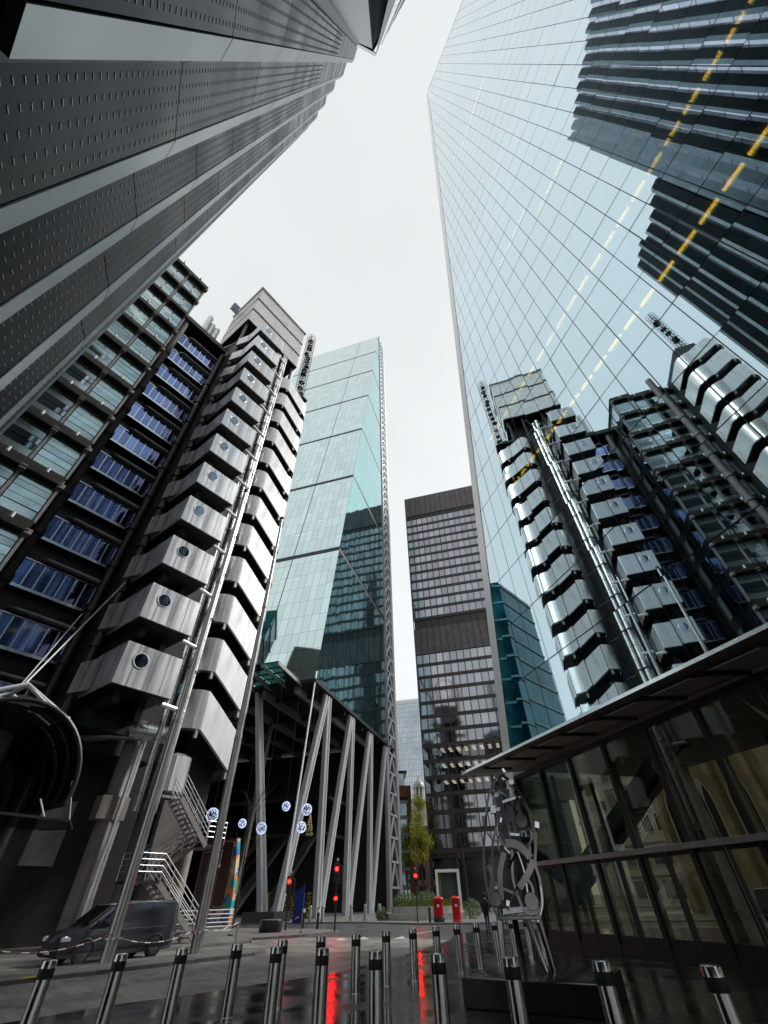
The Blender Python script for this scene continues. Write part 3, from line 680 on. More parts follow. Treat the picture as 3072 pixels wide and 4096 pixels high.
# --- recessed bay with blue panes, white frames, round ducts
bp_me = MB().box(.05, .80, -.02, .02, .06, 2.02).mesh('pane', 'blue_glass', smooth=False)
fm = MB()
for i in range(8): fm.box(3.75 + .748 * i - .042, 3.75 + .748 * i + .042, -.10, .03, 0, 2.1)
fm.box(3.7, 9.0, -.10, .04, 2.04, 2.14)
fm_me = fm.mesh('window_frame', 'frame_bright', smooth=False)
si_me = MB().box(3.6, 9.05, -.12, .05, -.20, .02).mesh('sill', 'frame_bright', smooth=False)
so_me = MB().box(3.5, 9.15, -.06, 1.2, 2.2, 2.5).mesh('soffit', 'dark', smooth=False)
du_me = MB().tube([(4.6, .45, 2.42), (4.75, -.05, 2.40), (5.05, -.30, 2.38), (8.9, -.34, 2.38)], .19, 12).mesh('duct', 'frame_grey')
for k in range(13):
    z = 55.5 - FH * k
    if z < 9: break
    put('sill', si_me, lb, (0, 35.75, z)); fo = put('window_frame', fm_me, lb, (0, 35.75, z)); put('soffit', so_me, lb, (0, 35.75, z)); put('duct', du_me, lb, (0, 35.75, z))
    for i in range(7):
        put('pane', bp_me, fo, (3.75 + .748 * i - .05, .0, 0), (random.gauss(0, .006), 0, random.gauss(0, .008)))
MB().box(3.3, 16.4, 36.3, 60, 5, 59.6).build('main_wall', 'dark', lb, smooth=False)
MB().box(2.6, 9.4, 34.6, 60, 59.75, 60.6).build('roof_edge', 'bronze_dark', lb, smooth=False)
MB().box(9.6, 16.0, 31.2, 36.3, 8.5, 60).build('service_core', 'soffit_dark', lb, smooth=False)
wd = MB().prism([(8.95, 30.6), (9.5, 29.0), (9.5, 30.8), (9.2, 31.4)], 0, 1.9).mesh('vent_hood', 'steel_pod', smooth=False)
for k in range(12): put('vent_hood', wd, lb, (0, 0, 11.0 + FH * k))
# --- white plant room on top
for k, (z0, z1) in enumerate(((66.4, 70.2), (70.45, 74.35), (74.6, 78.75))):
    mb = MB(); mb.box(9.18, 19.05, 31.5, 39.3, z0, z1)
    o = mb.build('plant_room', 'plant_white', lb, smooth=False)
    rb = MB()
    x = 9.3
    while x < 19: rb.box(x, x + .07, 31.44, 31.497, z0 + .05, z1 - .05); x += .19
    y = 31.6
    while y < 39.2: rb.box(9.12, 9.177, y, y + .07, z0 + .05, z1 - .05); y += .19
    rb.build('corrugation', 'plant_white', o, smooth=False, kind='stuff')
    MB().box(9.1, 19.12, 31.36, 39.3, z0 - .24, z0 - .003).build('ledge', 'soffit_dark', lb, smooth=False)
MB().box(8.9, 19.3, 31.2, 39.4, 78.76, 78.95).build('plant_roof', 'plant_white', lb, smooth=False)
mb = MB()
for x in (9.5, 12.5, 16.0, 18.6): mb.beam((x, 32.0, 59), (x, 32.0, 66.2), .3).beam((x, 38.5, 59), (x, 38.5, 66.2), .3)
mb.beam((9.5, 32, 60), (9.5, 38.5, 66), .2).beam((12.5, 32, 60), (16, 32, 66), .2)
mb.build('plant_frame', 'bronze_dark', lb, smooth=False)
MB().box(10, 18.5, 33.5, 38.5, 59.2, 66.1).build('plant_void', 'soffit_dark', lb, smooth=False)
# --- lattice mast beside the stair
def mast(x, y, z0, z1, r=.55):
    mb = MB()
    for i in range(4): a = pi / 4 + pi / 2 * i; mb.tube([(x + r * .55 * cos(a), y + r * .55 * sin(a), z0), (x + r * .55 * cos(a), y + r * .55 * sin(a), z1 - 1)], .045, 6)
    z = z0; k = 0
    while z < z1:
        mb.ring((x, y, z), r, .03, 'z', 16, 5)
        for i in range(4):
            a = pi / 4 + pi / 2 * i; b = a + pi / 2
            mb.tube([(x + r * .6 * cos(a), y + r * .6 * sin(a), z), (x + r * .6 * cos(b), y + r * .6 * sin(b), min(z + 1.1, z1))], .028, 5)
        z += .9; k += 1
    mb.tube([(x, y, z1 - 2), (x, y, z1 + .6)], .05, 6)
    o = mb.build('lattice_mast', 'bronze_dark', lb)
    dd = MB()
    z = z0 + .6
    while z < z1 - 2: dd.lathe([(.05, 0), (.42, .12), (.44, .16), (.05, .3)], 12, (x + random.uniform(-.2, .2), y + random.uniform(-.2, .2), z)); z += random.uniform(1.2, 2.1)
    dd.build('aerial_dish', 'dark', o)
mast(20.9, 31.7, 58, 81, .8)
mast(-8.2, 24.8, 62, 74, .7)
for x, y, z in ((5.7, 36.4, 67.6), (6.5, 36.6, 66.6), (7.3, 36.4, 66.2)):
    MB().tube([(x, y, 60.6), (x, y, z - .35), (x, y, z - .12), (x, y, z)], [.42, .42, .40, .22], 16).build('flue', 'steel_clad', lb)
hc = MB(); hc.box(7.4, 8.6, 36.0, 36.9, 75.3, 75.4).box(7.4, 8.6, 36.0, 36.9, 76.6, 76.7)
for x in (7.4, 8.6):
    for y in (36, 36.9): hc.beam((x, y, 75.3), (x, y, 76.7), .06)
hc.beam((8.6, 36.4, 76), (9.4, 37, 75.6), .08)
h_ = hc.build('cleaning_cradle', 'white_frame', lb, smooth=False)
MB().box(7.5, 8.5, 36.05, 36.1, 75.5, 76.1).build('cradle_panel', 'art_blue', h_, smooth=False)
# --- ground level: dark wall, vault over the entrance
MB().box(-14, 9.4, 33.0, 33.6, .11, 9.0).build('base_wall', 'dark', lb, smooth=False)
MB().box(9.4, 15.5, 34.0, 34.6, .11, 9.0).build('base_wall', 'soffit_dark', lb, smooth=False)
MB().box(11.0, 19.5, 38.0, 38.5, .11, 12.0).build('base_wall', 'dark', lb, smooth=False)
for i in range(14): MB().box(-4 + i * .95, -3.9 + i * .95, 32.9, 32.997, .2, 8.8).build('wall_batten', 'bronze_dark', lb, smooth=False)
MB().box(-14, 16.2, 31.5, 36.3, 9.0, 10.3).build('transfer_beam', 'soffit_dark', lb, smooth=False)
MB().box(10.6, 12.2, 31.2, 31.5, 3.2, 6.0).build('notice_panel', 'concrete', lb, smooth=False)

# ------------------------------------------------------------------ barrel-vault glass canopy over the left entrance
vx, vz, vr = 6.3, 5.6, 3.05
vt = thing('vault_canopy', 'dark glazed barrel-vault entrance canopy with white steel bracing at the left', 'canopy', (*LW(vx, 25.1), 0), RZ)
gl = [(vr * cos(a), vr * sin(a)) for a in [radians(-12 + 204 * i / 24) for i in range(25)]]
for j in range(6):
    y0 = .0 + j * 1.3
    mb = MB()
    for (x, z) in gl: mb.v += [(x, y0 + .03, vz + z), (x, y0 + 1.27, vz + z)]
    for i in range(24): mb.f.append((2 * i, 2 * i + 2, 2 * i + 3, 2 * i + 1))
    mb.build('vault_pane', 'vault_glass', vt)
    mb = MB(); mb.tube([(x * 1.01, y0, vz + z * 1.01) for x, z in gl], .07 if j else .11, 8); mb.build('vault_rib', 'bronze_dark' if j == 0 else 'soffit_dark', vt)
mb = MB()
for i in (0, 6, 18, 24): mb.tube([(gl[i][0], 0, vz + gl[i][1]), (gl[i][0], 7.8, vz + gl[i][1])], .06, 6)
mb.build('vault_rail', 'bronze_dark', vt)
mb = MB()
for y in (.25, 2.2):
    mb.tube([(-2.4, y, vz + 2.75), (-.6, y, vz + 3.75), (1.7, y, vz + 2.7)], .11, 8).tube([(-.6, y, vz + 3.75), (.5, y - .1, vz + 3.1)], .08, 8)
mb.tube([(-.6, .25, vz + 3.75), (-.6, 2.2, vz + 3.75)], .1, 8).tube([(1.7, .25, vz + 2.75), (1.7, 2.2, vz + 2.75)], .1, 8).tube([(-2.4, .25, vz + 2.75), (-2.4, 2.2, vz + 2.75)], .1, 8).tube([(-2.4, .25, vz + 2.8), (.9, .25, vz + 3.1)], .09, 8)
mb.build('canopy_bracing', 'white_frame', vt)
mb = MB(); mb.tube([(-.6, 1.2, vz + 3.7), (3.1, 5.6, 19.4)], .045, 6); mb.build('tie_cable', 'white_frame', vt)
mb = MB(); mb.tube([(-.8, .4, vz + 3.7), (1.3, 5.2, 15.6)], .035, 6); mb.build('tie_cable', 'white_frame', vt)
mb = MB(); mb.prism([(-2.6, -2.4), (2.9, -1.5), (4.1, 1.0), (3.2, 2.2), (-2.6, 2.2)], 4.25, 4.29); mb.build('awning_glass', 'vault_glass', vt, smooth=False)
mb = MB(); mb.beam((-2.6, -2.4, 4.27), (2.9, -1.5, 4.27), .08).beam((2.9, -1.5, 4.27), (4.1, 1.0, 4.27), .08).beam((4.1, 1.0, 4.27), (3.2, 2.2, 4.27), .08); mb.build('awning_edge', 'bronze_dark', vt, smooth=False)
mb = MB(); mb.tube([(2.95, .1, vz + .3), (3.6, .2, 4.3)], .035, 6).tube([(2.0, .1, 5.1), (2.3, -.6, 4.3)], .03, 6); mb.build('awning_hanger', 'white_frame', vt)

# ------------------------------------------------------------------ two tall tapering masts by the kerb
for i, (x, y) in enumerate(((-10.58, 22.23), (-8.41, 25.41))):
    r = thing('lighting_mast', ['tall slim steel mast on the island in front of the van', 'tall slim steel mast on the island just right of the van'][i], 'mast', (x, y, .1), group='tall steel masts on the island')
    MB().tube([(0, 0, 0), (0, 0, .9), (0, 0, 8.2), (0, 0, 16.4), (0, 0, 24.6)], [.235, .23, .185, .15, .105], 20).build('shaft', 'steel_mast', r)
    for z, rr in ((8.2, .195), (16.4, .16)): MB().tube([(0, 0, z - .06), (0, 0, z + .06)], rr + .006, 20).build('joint_collar', 'frame_grey', r)
    MB().tube([(0, 0, .60), (0, 0, .66)], .36, 20).build('base_ring', 'brushed', r)
    MB().tube([(0, 0, 24.6), (0, 0, 24.8)], .17, 14).build('cap', 'bronze_dark', r)

# ------------------------------------------------------------------ escape staircase at the foot of the steel building
es = thing('escape_staircase', 'grey steel escape staircase with railings under the stair tower', 'staircase', (*LW(0, 27.2), 0), RZ)
def flight(x0, z0, x1, z1, y, wd, n):
    for i in range(n):
        t_ = (i + .5) / n; x = x0 + (x1 - x0) * t_; z = z0 + (z1 - z0) * t_
        MB().box(x - .15, x + .15, y, y + wd, z - .025, z + .025).build('tread', 'frame_grey', es, smooth=False)
    for yy in (y, y + wd): MB().beam((x0, yy, z0 - .1), (x1, yy, z1 - .1), .07, .26).build('stringer', 'frame_grey', es, smooth=False)
    for yy in (y, y + wd):
        mb = MB()
        for h in (.35, .6, .85, 1.1): mb.tube([(x0, yy, z0 + h), (x1, yy, z1 + h)], .022, 6)
        for i in range(5): t_ = i / 4; x = x0 + (x1 - x0) * t_; z = z0 + (z1 - z0) * t_; mb.tube([(x, yy, z), (x, yy, z + 1.1)], .022, 6)
        mb.build('railing', 'steel_pipe', es)
def landing(x0, x1, y0, y1, z):
    MB().box(x0, x1, y0, y1, z - .12, z).build('landing', 'soffit_dark', es, smooth=False)
    mb = MB()
    for h in (.35, .6, .85, 1.1): mb.tube([(x0, y1, z + h), (x0, y0, z + h), (x1, y0, z + h)], .022, 6)
    for x, y in ((x0, y0), (x1, y0), ((x0 + x1) / 2, y0), (x0, y1)): mb.tube([(x, y, z), (x, y, z + 1.1)], .022, 6)
    mb.build('railing', 'steel_pipe', es)
flight(16.1, 2.55, 19.1, .2, 0, 1.2, 12); landing(14.4, 16.1, 0, 1.2, 2.55)
flight(16.1, 2.6, 18.5, 4.2, 1.5, 1.2, 8); landing(18.5, 19.8, .2, 2.7, 4.2); flight(18.5, 4.2, 16.2, 6.3, .1, 1.2, 10)
MB().box(16.6, 18.2, 2.6, 3.0, .11, 6.4).build('support_wall', 'concrete_dark', es, smooth=False)

# ------------------------------------------------------------------ wedge-shaped glass tower on V columns (centre)
wt = thing('wedge_tower', 'tall wedge-shaped pale green glass tower standing on grey slanted columns', 'tower', (-11.0, 63.35, 0), atan2(.961, .275))
SO, TOPZ, KD = 26.3, 223.4, 38.1
kc = lambda z: (z - SO) * KD / (TOPZ - SO)
LV = [SO, 55.5, 83.7, 111.6, 139.8, 168.0, 195.5, TOPZ]
WQ = 44.0
for i in range(7):
    z0, z1 = LV[i] + (.6 if i else 0), LV[i + 1] - (.6 if i < 6 else 0)
    mb = MB(); mb.add([(kc(z0), 0.03, z0), (kc(z1), 0.03, z1), (kc(z1), WQ, z1), (kc(z0), WQ, z0)], [(0, 1, 2, 3)])
    sl = hypot(KD, TOPZ - SO) / (TOPZ - SO)
    mb.uv = [(.03, z0 * sl), (.03, z1 * sl), (WQ, z1 * sl), (WQ, z0 * sl)]
    mb.f = [(3, 2, 1, 0)]; mb.build('south_glazing', 'lead_south', wt, smooth=False)
    mb = MB(); mb.add([(kc(z0) + .03, 0, z0), (KD, 0, z0), (KD, 0, z1), (kc(z1) + .03, 0, z1)], [(0, 1, 2, 3)])
    mb.uv = [(p[0], p[2]) for p in mb.v]; mb.build('east_glazing', 'lead_east', wt, smooth=False)
    if i:
        z = LV[i]
        MB().beam((kc(z) + .25, .2, z), (kc(z) + .25, WQ, z), .3, 1.1).build('recess_band', 'lead_dark', wt, smooth=False)
        MB().beam((kc(z) + .3, .25, z), (KD, .25, z), .3, 1.1).build('recess_band', 'lead_dark', wt, smooth=False)
for i in range(7):
    z0, z1 = LV[i] + .5, LV[i + 1] - .5
    MB().beam((kc(z0) - .03, 10.6, z0), (kc(z1) - .03, 10.6, z1), .10, .06, (0, 1, 0)).build('facade_joint', 'lead_dark', wt, smooth=False)
mb = MB()                                                   # lit ceilings behind the glass, as short bright dashes
for z, y0, y1 in ((52.2, 3, 6), (70.2, 5, 12), (66.6, 6, 9), (62.8, 8, 12), (48.5, 8, 13), (216, 3, 9), (212, 9, 14)):
    y = y0
    while y < y1: mb.box(kc(z) - .07, kc(z) - .03, y, y + .9, z, z + .18); y += 1.5
mb.build('ceiling_lights', 'led_soft', wt, smooth=False, kind='stuff')
MB().add([(.8, .5, SO + .2), (KD - .1, .5, SO + .2), (KD - .1, .5, TOPZ - 5), (KD - .1, WQ, TOPZ - 5), (KD - .1, WQ, SO + .2), (.8, WQ, SO + .2)],
         [(0, 1, 2), (0, 2, 3, 5), (1, 4, 3, 2), (5, 3, 4)]).build('light_block_volume', 'lead_dark', wt, smooth=False)  # unseen inner body, added to block light through the glass shell
MB().box(.1, KD + 6, .3, WQ, SO - .6, SO - .02).build('soffit', 'soffit_dark', wt, smooth=False)
MB().box(-.25, KD + 6, -.25, .28, SO - .55, SO - .01).build('edge_beam', 'lead_dark', wt, smooth=False)
MB().box(-.25, .1, .28, WQ, SO - .55, SO - .01).build('edge_beam', 'lead_dark', wt, smooth=False)
for i in range(6): MB().box(.3, 38, 3 + i * 5.5, 3.5 + i * 5.5, SO - 1.6, SO - .62).build('soffit_beam', 'frame_grey', wt, smooth=False)
for i in range(4): MB().box(4 + 9.4 * i, 4.5 + 9.4 * i, .4, 30, SO - 1.3, SO - .61).build('soffit_beam', 'soffit_dark', wt, smooth=False)
# slanted megaframe legs: bases at street level, zigzag to the soffit
def leg(p0, p1, wd=.95):
    d = Vector(p1) - Vector(p0)
    MB().beam(p0, p1, .5, wd, (1, 0, 0)).build('column', 'lead_frame', wt, smooth=False)
    off = Vector((wd * .5 + .05, -.12, 0))
    MB().beam(Vector(p0) + off, Vector(p1) + off, .12, .62, (0, 1, 0)).build('column_flange', 'lead_edge', wt, smooth=False)  # lit side of the leg painted in: this flange is much paler
    off = Vector((-(wd * .5 + .05), -.12, 0))
    MB().beam(Vector(p0) + off, Vector(p1) + off, .12, .5, (0, 1, 0)).build('column_flange', 'lead_frame', wt, smooth=False)
tops = [5.0, 16.0, 26.4, 37.0]; bases = [6.0, 15.8, 26.0]
leg((-3.6, .4, .1), (4.6, .1, SO - 1)); leg((-4.3, 1.4, .1), (.2, 9.6, SO - 1))
for i in range(3):
    leg((bases[i], 0, .1), (tops[i] + .4, .1, SO - 1)); leg((bases[i] + .9, 0, .1), (tops[i + 1] - .5, .1, SO - 1))
leg((37.2, 0, .1), (37.2, .1, SO - 1))
for (x, y) in ((10, 14), (4, 24)): MB().beam((x, y, .1), (x + 3, y, SO - 1), .5, .9, (1, 0, 0)).build('inner_column', 'concrete_dark', wt, smooth=False)
mb = MB(); mb.prism([(-5.6, -.6), (-1.8, -.6), (-1.8, 3), (-5.6, 3)], .1, .9); mb.build('column_plinth', 'black_paint', wt, smooth=False)
mb = MB(); mb.tube([(-3.2, -.2, 3.5), (.2, .0, SO + 1.2)], .12, 8); mb.build('tie_rod', 'lead_edge', wt)
# glass canopy at the foot of the sloping face
for i in range(4):
    for j in range(3):
        MB().box(-7.2 + i * 1.8 + .06, -7.2 + i * 1.8 + 1.74, 2.4 + j * 2.6 + .06, 2.4 + j * 2.6 + 2.54, SO + .15, SO + .2).build('canopy_pane', 'canopy_glass', wt, smooth=False)
for i in range(5): MB().beam((-7.2 + i * 1.8, 2.4, SO + .1), (-7.2 + i * 1.8, 10.2, SO + .1), .10, .16).build('canopy_bar', 'lead_dark', wt, smooth=False)
for j in range(4): MB().beam((-7.4, 2.4 + j * 2.6, SO - .12), (.4, 2.4 + j * 2.6, SO - .5), .22, .5).build('canopy_beam', 'frame_grey', wt, smooth=False)
# white ladder frame on the north core
ST = 3.6
cv = MB(); cv.beam((38.6, -.1, .15), (43.8, -.1, .15), .28, .3).beam((38.9, -.1, .25), (41.2, -.1, ST - .1), .26, .3).beam((43.5, -.1, .25), (41.2, -.1, ST - .1), .26, .3)
cv_me = cv.mesh('ladder_chevron', 'ladder_white', smooth=False)
for i in range(61): put('ladder_chevron', cv_me, wt, (0, 0, 3.0 + ST * i))
for x in (38.35, 44.1): MB().box(x - .3, x + .3, -.3, .3, .1, TOPZ - 1 if x > 40 else TOPZ).build('ladder_post', 'lead_frame', wt, smooth=False)
MB().box(38.1, 44.3, .4, 9, .1, TOPZ - 2).build('north_core', 'lead_dark', wt, smooth=False)
MB().box(44.4, 44.9, -.5, 0, .1, TOPZ - 6).build('ladder_post', 'lead_edge', wt, smooth=False)
# dark hall under the tower
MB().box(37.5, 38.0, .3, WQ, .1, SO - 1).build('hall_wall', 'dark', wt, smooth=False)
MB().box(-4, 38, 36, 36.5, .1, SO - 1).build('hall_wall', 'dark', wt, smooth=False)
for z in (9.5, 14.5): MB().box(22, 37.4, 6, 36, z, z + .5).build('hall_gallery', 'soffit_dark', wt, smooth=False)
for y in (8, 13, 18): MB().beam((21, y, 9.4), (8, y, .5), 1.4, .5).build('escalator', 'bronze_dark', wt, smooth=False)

# ------------------------------------------------------------------ dark slab tower (centre right)
dt = thing('dark_tower', 'dark bronze slab office tower with grid of grey windows', 'tower', (8.3, 118.3, 0), radians(-15.1))
HW, PW = 31.5, 1.97
MB().box(.2, HW, .35, 30, 8, 117.5).build('wall', 'helen_frame', dt, smooth=False)
MB().box(0, HW, .06, 30.2, 108.4, 118).build('parapet', 'helen_louvre', dt, smooth=False)
MB().box(.1, HW, .30, 29, 106.6, 108.3).build('louvre_gap', 'dark', dt, smooth=False)
MB().box(0, HW, .06, 30.1, 53.9, 61.9).build('plant_storey', 'helen_louvre', dt, smooth=False)
rows = [106.4 - 3.46 * (i + 1) for i in range(13) if 106.4 - 3.46 * (i + 1) > 61.5] + [53.7 - 3.46 * (i + 1) for i in range(13) if 53.7 - 3.46 * (i + 1) > 7.6]
lit = [r for r in rows if 17.5 < r < 27]
glass_mat('helen_clear', (.36, .36, .415), (.8, .8, .75), .30, .02)
pm = MB().box(.06, PW - .06, -.02, .02, .9, 3.40).mesh('pane', 'helen_glass', smooth=False)
pc = MB().box(.06, PW - .06, -.02, .02, .9, 3.40).mesh('pane', 'helen_clear', smooth=False)
rest = MB(); cnt = 0
for r in lit + [q for q in rows if q not in lit]:
    MB().box(0, HW, .02, .36, r, r + .84).build('spandrel', 'helen_frame', dt, smooth=False)
    for c in range(16):
        if cnt < 298 and c < 14:
            put('pane', pc if r in lit else pm, dt, (c * PW, .22, r), (random.gauss(0, .003), 0, random.gauss(0, .004))); cnt += 1
        else: rest.box(c * PW + .06, c * PW + PW - .06, .20, .24, r + .9, r + 3.4)
rest.build('panes', 'helen_glass', dt, smooth=False, kind='stuff')
for c in range(17): MB().box(c * PW - .09, c * PW + .09, -.12, .30, 8.2, 117.8).build('mullion', 'helen_frame', dt, smooth=False)
lg = MB()
for r in lit:
    for c in range(2, 14):
        for d in range(4): lg.box(c * PW + .5, c * PW + 1.3, .6 + d * 1.1, .8 + d * 1.1, r + 3.05, r + 3.1)
lg.build('ceiling_lights', 'led_white', dt, smooth=False, kind='stuff')
MB().box(.5, HW, 1.2, 29, .1, 8.2).build('lobby_wall', 'window_dark', dt, smooth=False)
for c in range(0, 16, 3): MB().box(c * PW - .3, c * PW + .3, .1, .7, .1, 8.1).build('lobby_column', 'helen_frame', dt, smooth=False)
# carve: lit storeys need depth behind their panes
dt_wall = [o for o in dt.children if o.name.startswith('wall')][0]
me = MB(); zs = [8] + sum([[r - .1, r + 3.42] for r in sorted(lit)], []) + [117.5]
zz = sorted(lit)
me.box(.2, HW, .35, 30, 8, zz[0] - .02); me.box(.2, HW, .35, 30, zz[-1] + 3.44, 117.5); me.box(.2, HW, 6, 30, zz[0] - .02, zz[-1] + 3.44)
for r in zz[1:]: me.box(.2, HW, .38, 6, r - .04, r + .3)
dt_wall.data = me.mesh('wall', 'helen_frame', smooth=False)

# ------------------------------------------------------------------ far buildings
ft = thing('far_tower', 'pale white-ribbed office tower far behind the brick building', 'tower', (3, 386, 0), radians(-14))
MB().box(0, 40, .4, 30, 0, 128).build('wall', 'tower_glass', ft, smooth=False)
for i in range(21): MB().box(i * 2 - .28, i * 2 + .28, -.3, .38, 0, 131).build('rib', 'tower_white', ft, smooth=False)
for i in range(32): MB().box(0, 40, .1, .39, i * 4.0, i * 4.0 + .7).build('floor_band', 'tower_white', ft, smooth=False)
MB().box(-.3, 40, 0, 30, 127, 130).build('crown', 'tower_white', ft, smooth=False)
bb = thing('brick_building', 'narrow orange brick office building beside the ladder frame', 'building', (-4.0, 137, 0), radians(2))
MB().box(0, 9.4, .4, 20, .1, 23.0).build('wall', 'bronze_dark', bb, smooth=False)
MB().box(8.6, 9.6, 0, 20.2, .1, 24.8).build('pier', 'brick', bb, smooth=False); MB().box(0, 8.6, .05, .9, 22.2, 24.8).build('parapet', 'brick', bb, smooth=False)
for i in range(6):
    MB().box(0, 8.6, .15, .5, 3.5 * i + 3.2, 3.5 * i + 3.9).build('spandrel', 'lead_frame', bb, smooth=False)
    for j in range(4):
        MB().box(.15 + j * 2.1, 2.1 + j * 2.1, .25, .3, 3.5 * i + .5, 3.5 * i + 3.15).build('window', 'office_glass', bb, smooth=False)
MB().box(1, 8.0, 2, 16, 24.8, 28.2).build('roof_storey', 'office_glass', bb, smooth=False)
MB().box(.2, 8.8, 1, 17, 28.2, 28.6).build('roof', 'lead_dark', bb, smooth=False); MB().box(2, 6.5, 4, 14, 28.6, 31.5).build('plant_box', 'lead_dark', bb, smooth=False)
ch = thing('church_turret', 'small white domed church turret above the lime tree', 'turret', (10.6, 186, 0))
MB().box(-3, 3, -3, 3, 0, 27.5).build('tower', 'stone_white', ch, smooth=False); MB().box(-3.4, 3.4, -3.4, 3.4, 27.5, 28.2).build('cornice', 'stone_white', ch, smooth=False)
for i in range(8): a = i * pi / 4; MB().tube([(1.7 * cos(a), 1.7 * sin(a), 28.2), (1.7 * cos(a), 1.7 * sin(a), 32.0)], .3, 8).build('lantern_column', 'stone_white', ch)
MB().lathe([(1.2, 28.2), (1.2, 32)], 12).build('lantern_core', 'window_dark', ch); MB().lathe([(2.3, 32), (2.3, 32.6), (2.0, 33.4), (1.3, 34.3), (.3, 34.9), (.1, 36)], 16).build('dome', 'frame_grey', ch)
bl = thing('pale_building', 'pale stone building behind the lime tree trunk', 'building', (6, 150, 0))
MB().box(0, 22, 0, 12, .1, 17).build('wall', 'stone_pale', bl, smooth=False)
for i in range(4):
    for j in range(6): MB().box(1.2 + j * 3.4, 2.9 + j * 3.4, -.05, .02, 1.5 + 3.8 * i, 4.0 + 3.8 * i).build('window', 'window_dark', bl, smooth=False)

tb = thing('teal_building', 'dark teal glass office seen only reflected in the mirror glass wall', 'building', (-28, 64.3, .1))
MB().prism([(0, 0), (-5, -5.8), (-18, -3), (-13, 5)], 0, 51).build('wall', 'teal_glass', tb, smooth=False)
for i in range(13):
    MB().prism([(.15, -.05), (-4.95, -6.0), (-5.2, -5.8), (0, .2)], 3.9 * i + 3.2, 3.9 * i + 3.6).build('floor_band', 'teal_band', tb, smooth=False)
    MB().prism([(-4.9, -6.0), (-18, -3.2), (-18, -2.9), (-5, -5.7)], 3.9 * i + 3.2, 3.9 * i + 3.6).build('floor_band', 'teal_band', tb, smooth=False)

# ------------------------------------------------------------------ buildings across the street behind the lobby
def bloc(x, y): p = gw(x, y, 0); return (p[0], p[1], 0)
cz_ = thing('stone_church', 'brown stone church with pointed windows seen through the lobby glass', 'church', bloc(33.5, -46), pi / 2 - TH)
def gothic(mb, x, z, wd, h, y0, y1):
    pts = [(x - wd / 2, z), (x + wd / 2, z), (x + wd / 2, z + h * .6)]
    for i in range(1, 6): t_ = i / 6; pts.append((x + wd / 2 * (1 - t_ ** 1.6), z + h * .6 + h * .4 * t_ ** .8))
    pts.append((x, z + h))
    for i in range(5, 0, -1): t_ = i / 6; pts.append((x - wd / 2 * (1 - t_ ** 1.6), z + h * .6 + h * .4 * t_ ** .8))
    pts.append((x - wd / 2, z + h * .6)); n_ = len(pts)
    mb.add([(p, y0, q) for p, q in pts] + [(p, y1, q) for p, q in pts], [tuple(range(n_)), tuple(range(2 * n_ - 1, n_ - 1, -1))] + [(i, n_ + i, n_ + (i + 1) % n_, (i + 1) % n_) for i in range(n_)])
MB().box(-1, 12.5, -9, 0, 0, 24).build('wall', 'stone_church', cz_, smooth=False)
for x in (.4, 4.2, 8.2, 12.1): MB().box(x - .4, x + .4, -.02, .7, 0, 13).build('buttress', 'stone_church', cz_, smooth=False)
for x in (2.3, 6.2, 10.2):
    mb = MB(); gothic(mb, x, 5.0, 2.3, 5.4, -.1, .12); w_ = mb.build('window_surround', 'stone_pale', cz_, smooth=False)
    mb = MB(); gothic(mb, x - .48, 5.35, .82, 4.4, -.02, .16); gothic(mb, x + .48, 5.35, .82, 4.4, -.02, .16); mb.build('window', 'window_dark', w_, smooth=False)
    mb = MB(); mb.lathe([(.9, 0), (.9, .1)], 16); o = mb.build('round_window', 'window_dark', cz_); o.location = (x, .02, 13.0); o.rotation_euler = (-pi / 2, 0, 0)
def block(name, label, x, y, wd, h, m, nf, nc, fh=3.9):
    b = thing(name, label, 'building', bloc(x, y), pi / 2 - TH)
    MB().box(0, wd, -12, 0, 0, h).build('wall', m, b, smooth=False)
    for i in range(nf):
        MB().box(-.1, wd + .1, 0, .3, (i + 1) * fh - .35, (i + 1) * fh).build('string_course', m, b, smooth=False)
        for j in range(nc):
            c = (j + .5) * wd / nc
            f_ = MB().box(c - 1.05, c + 1.05, .0, .12, i * fh + .8, i * fh + 3.2).build('window_surround', m, b, smooth=False)
            for q in (-.66, 0, .66): MB().box(c + q - .27, c + q + .27, .10, .14, i * fh + .95, i * fh + 3.05).build('window', 'window_dark', f_, smooth=False)
block('white_building', 'white stone building with tall windows seen left through the lobby glass', 54, -64, 30, 26, 'stone_white', 6, 10)
block('pale_office', 'pale stone office seen through the right end of the lobby glass', 4, -52, 24, 22, 'stone_white', 5, 7)

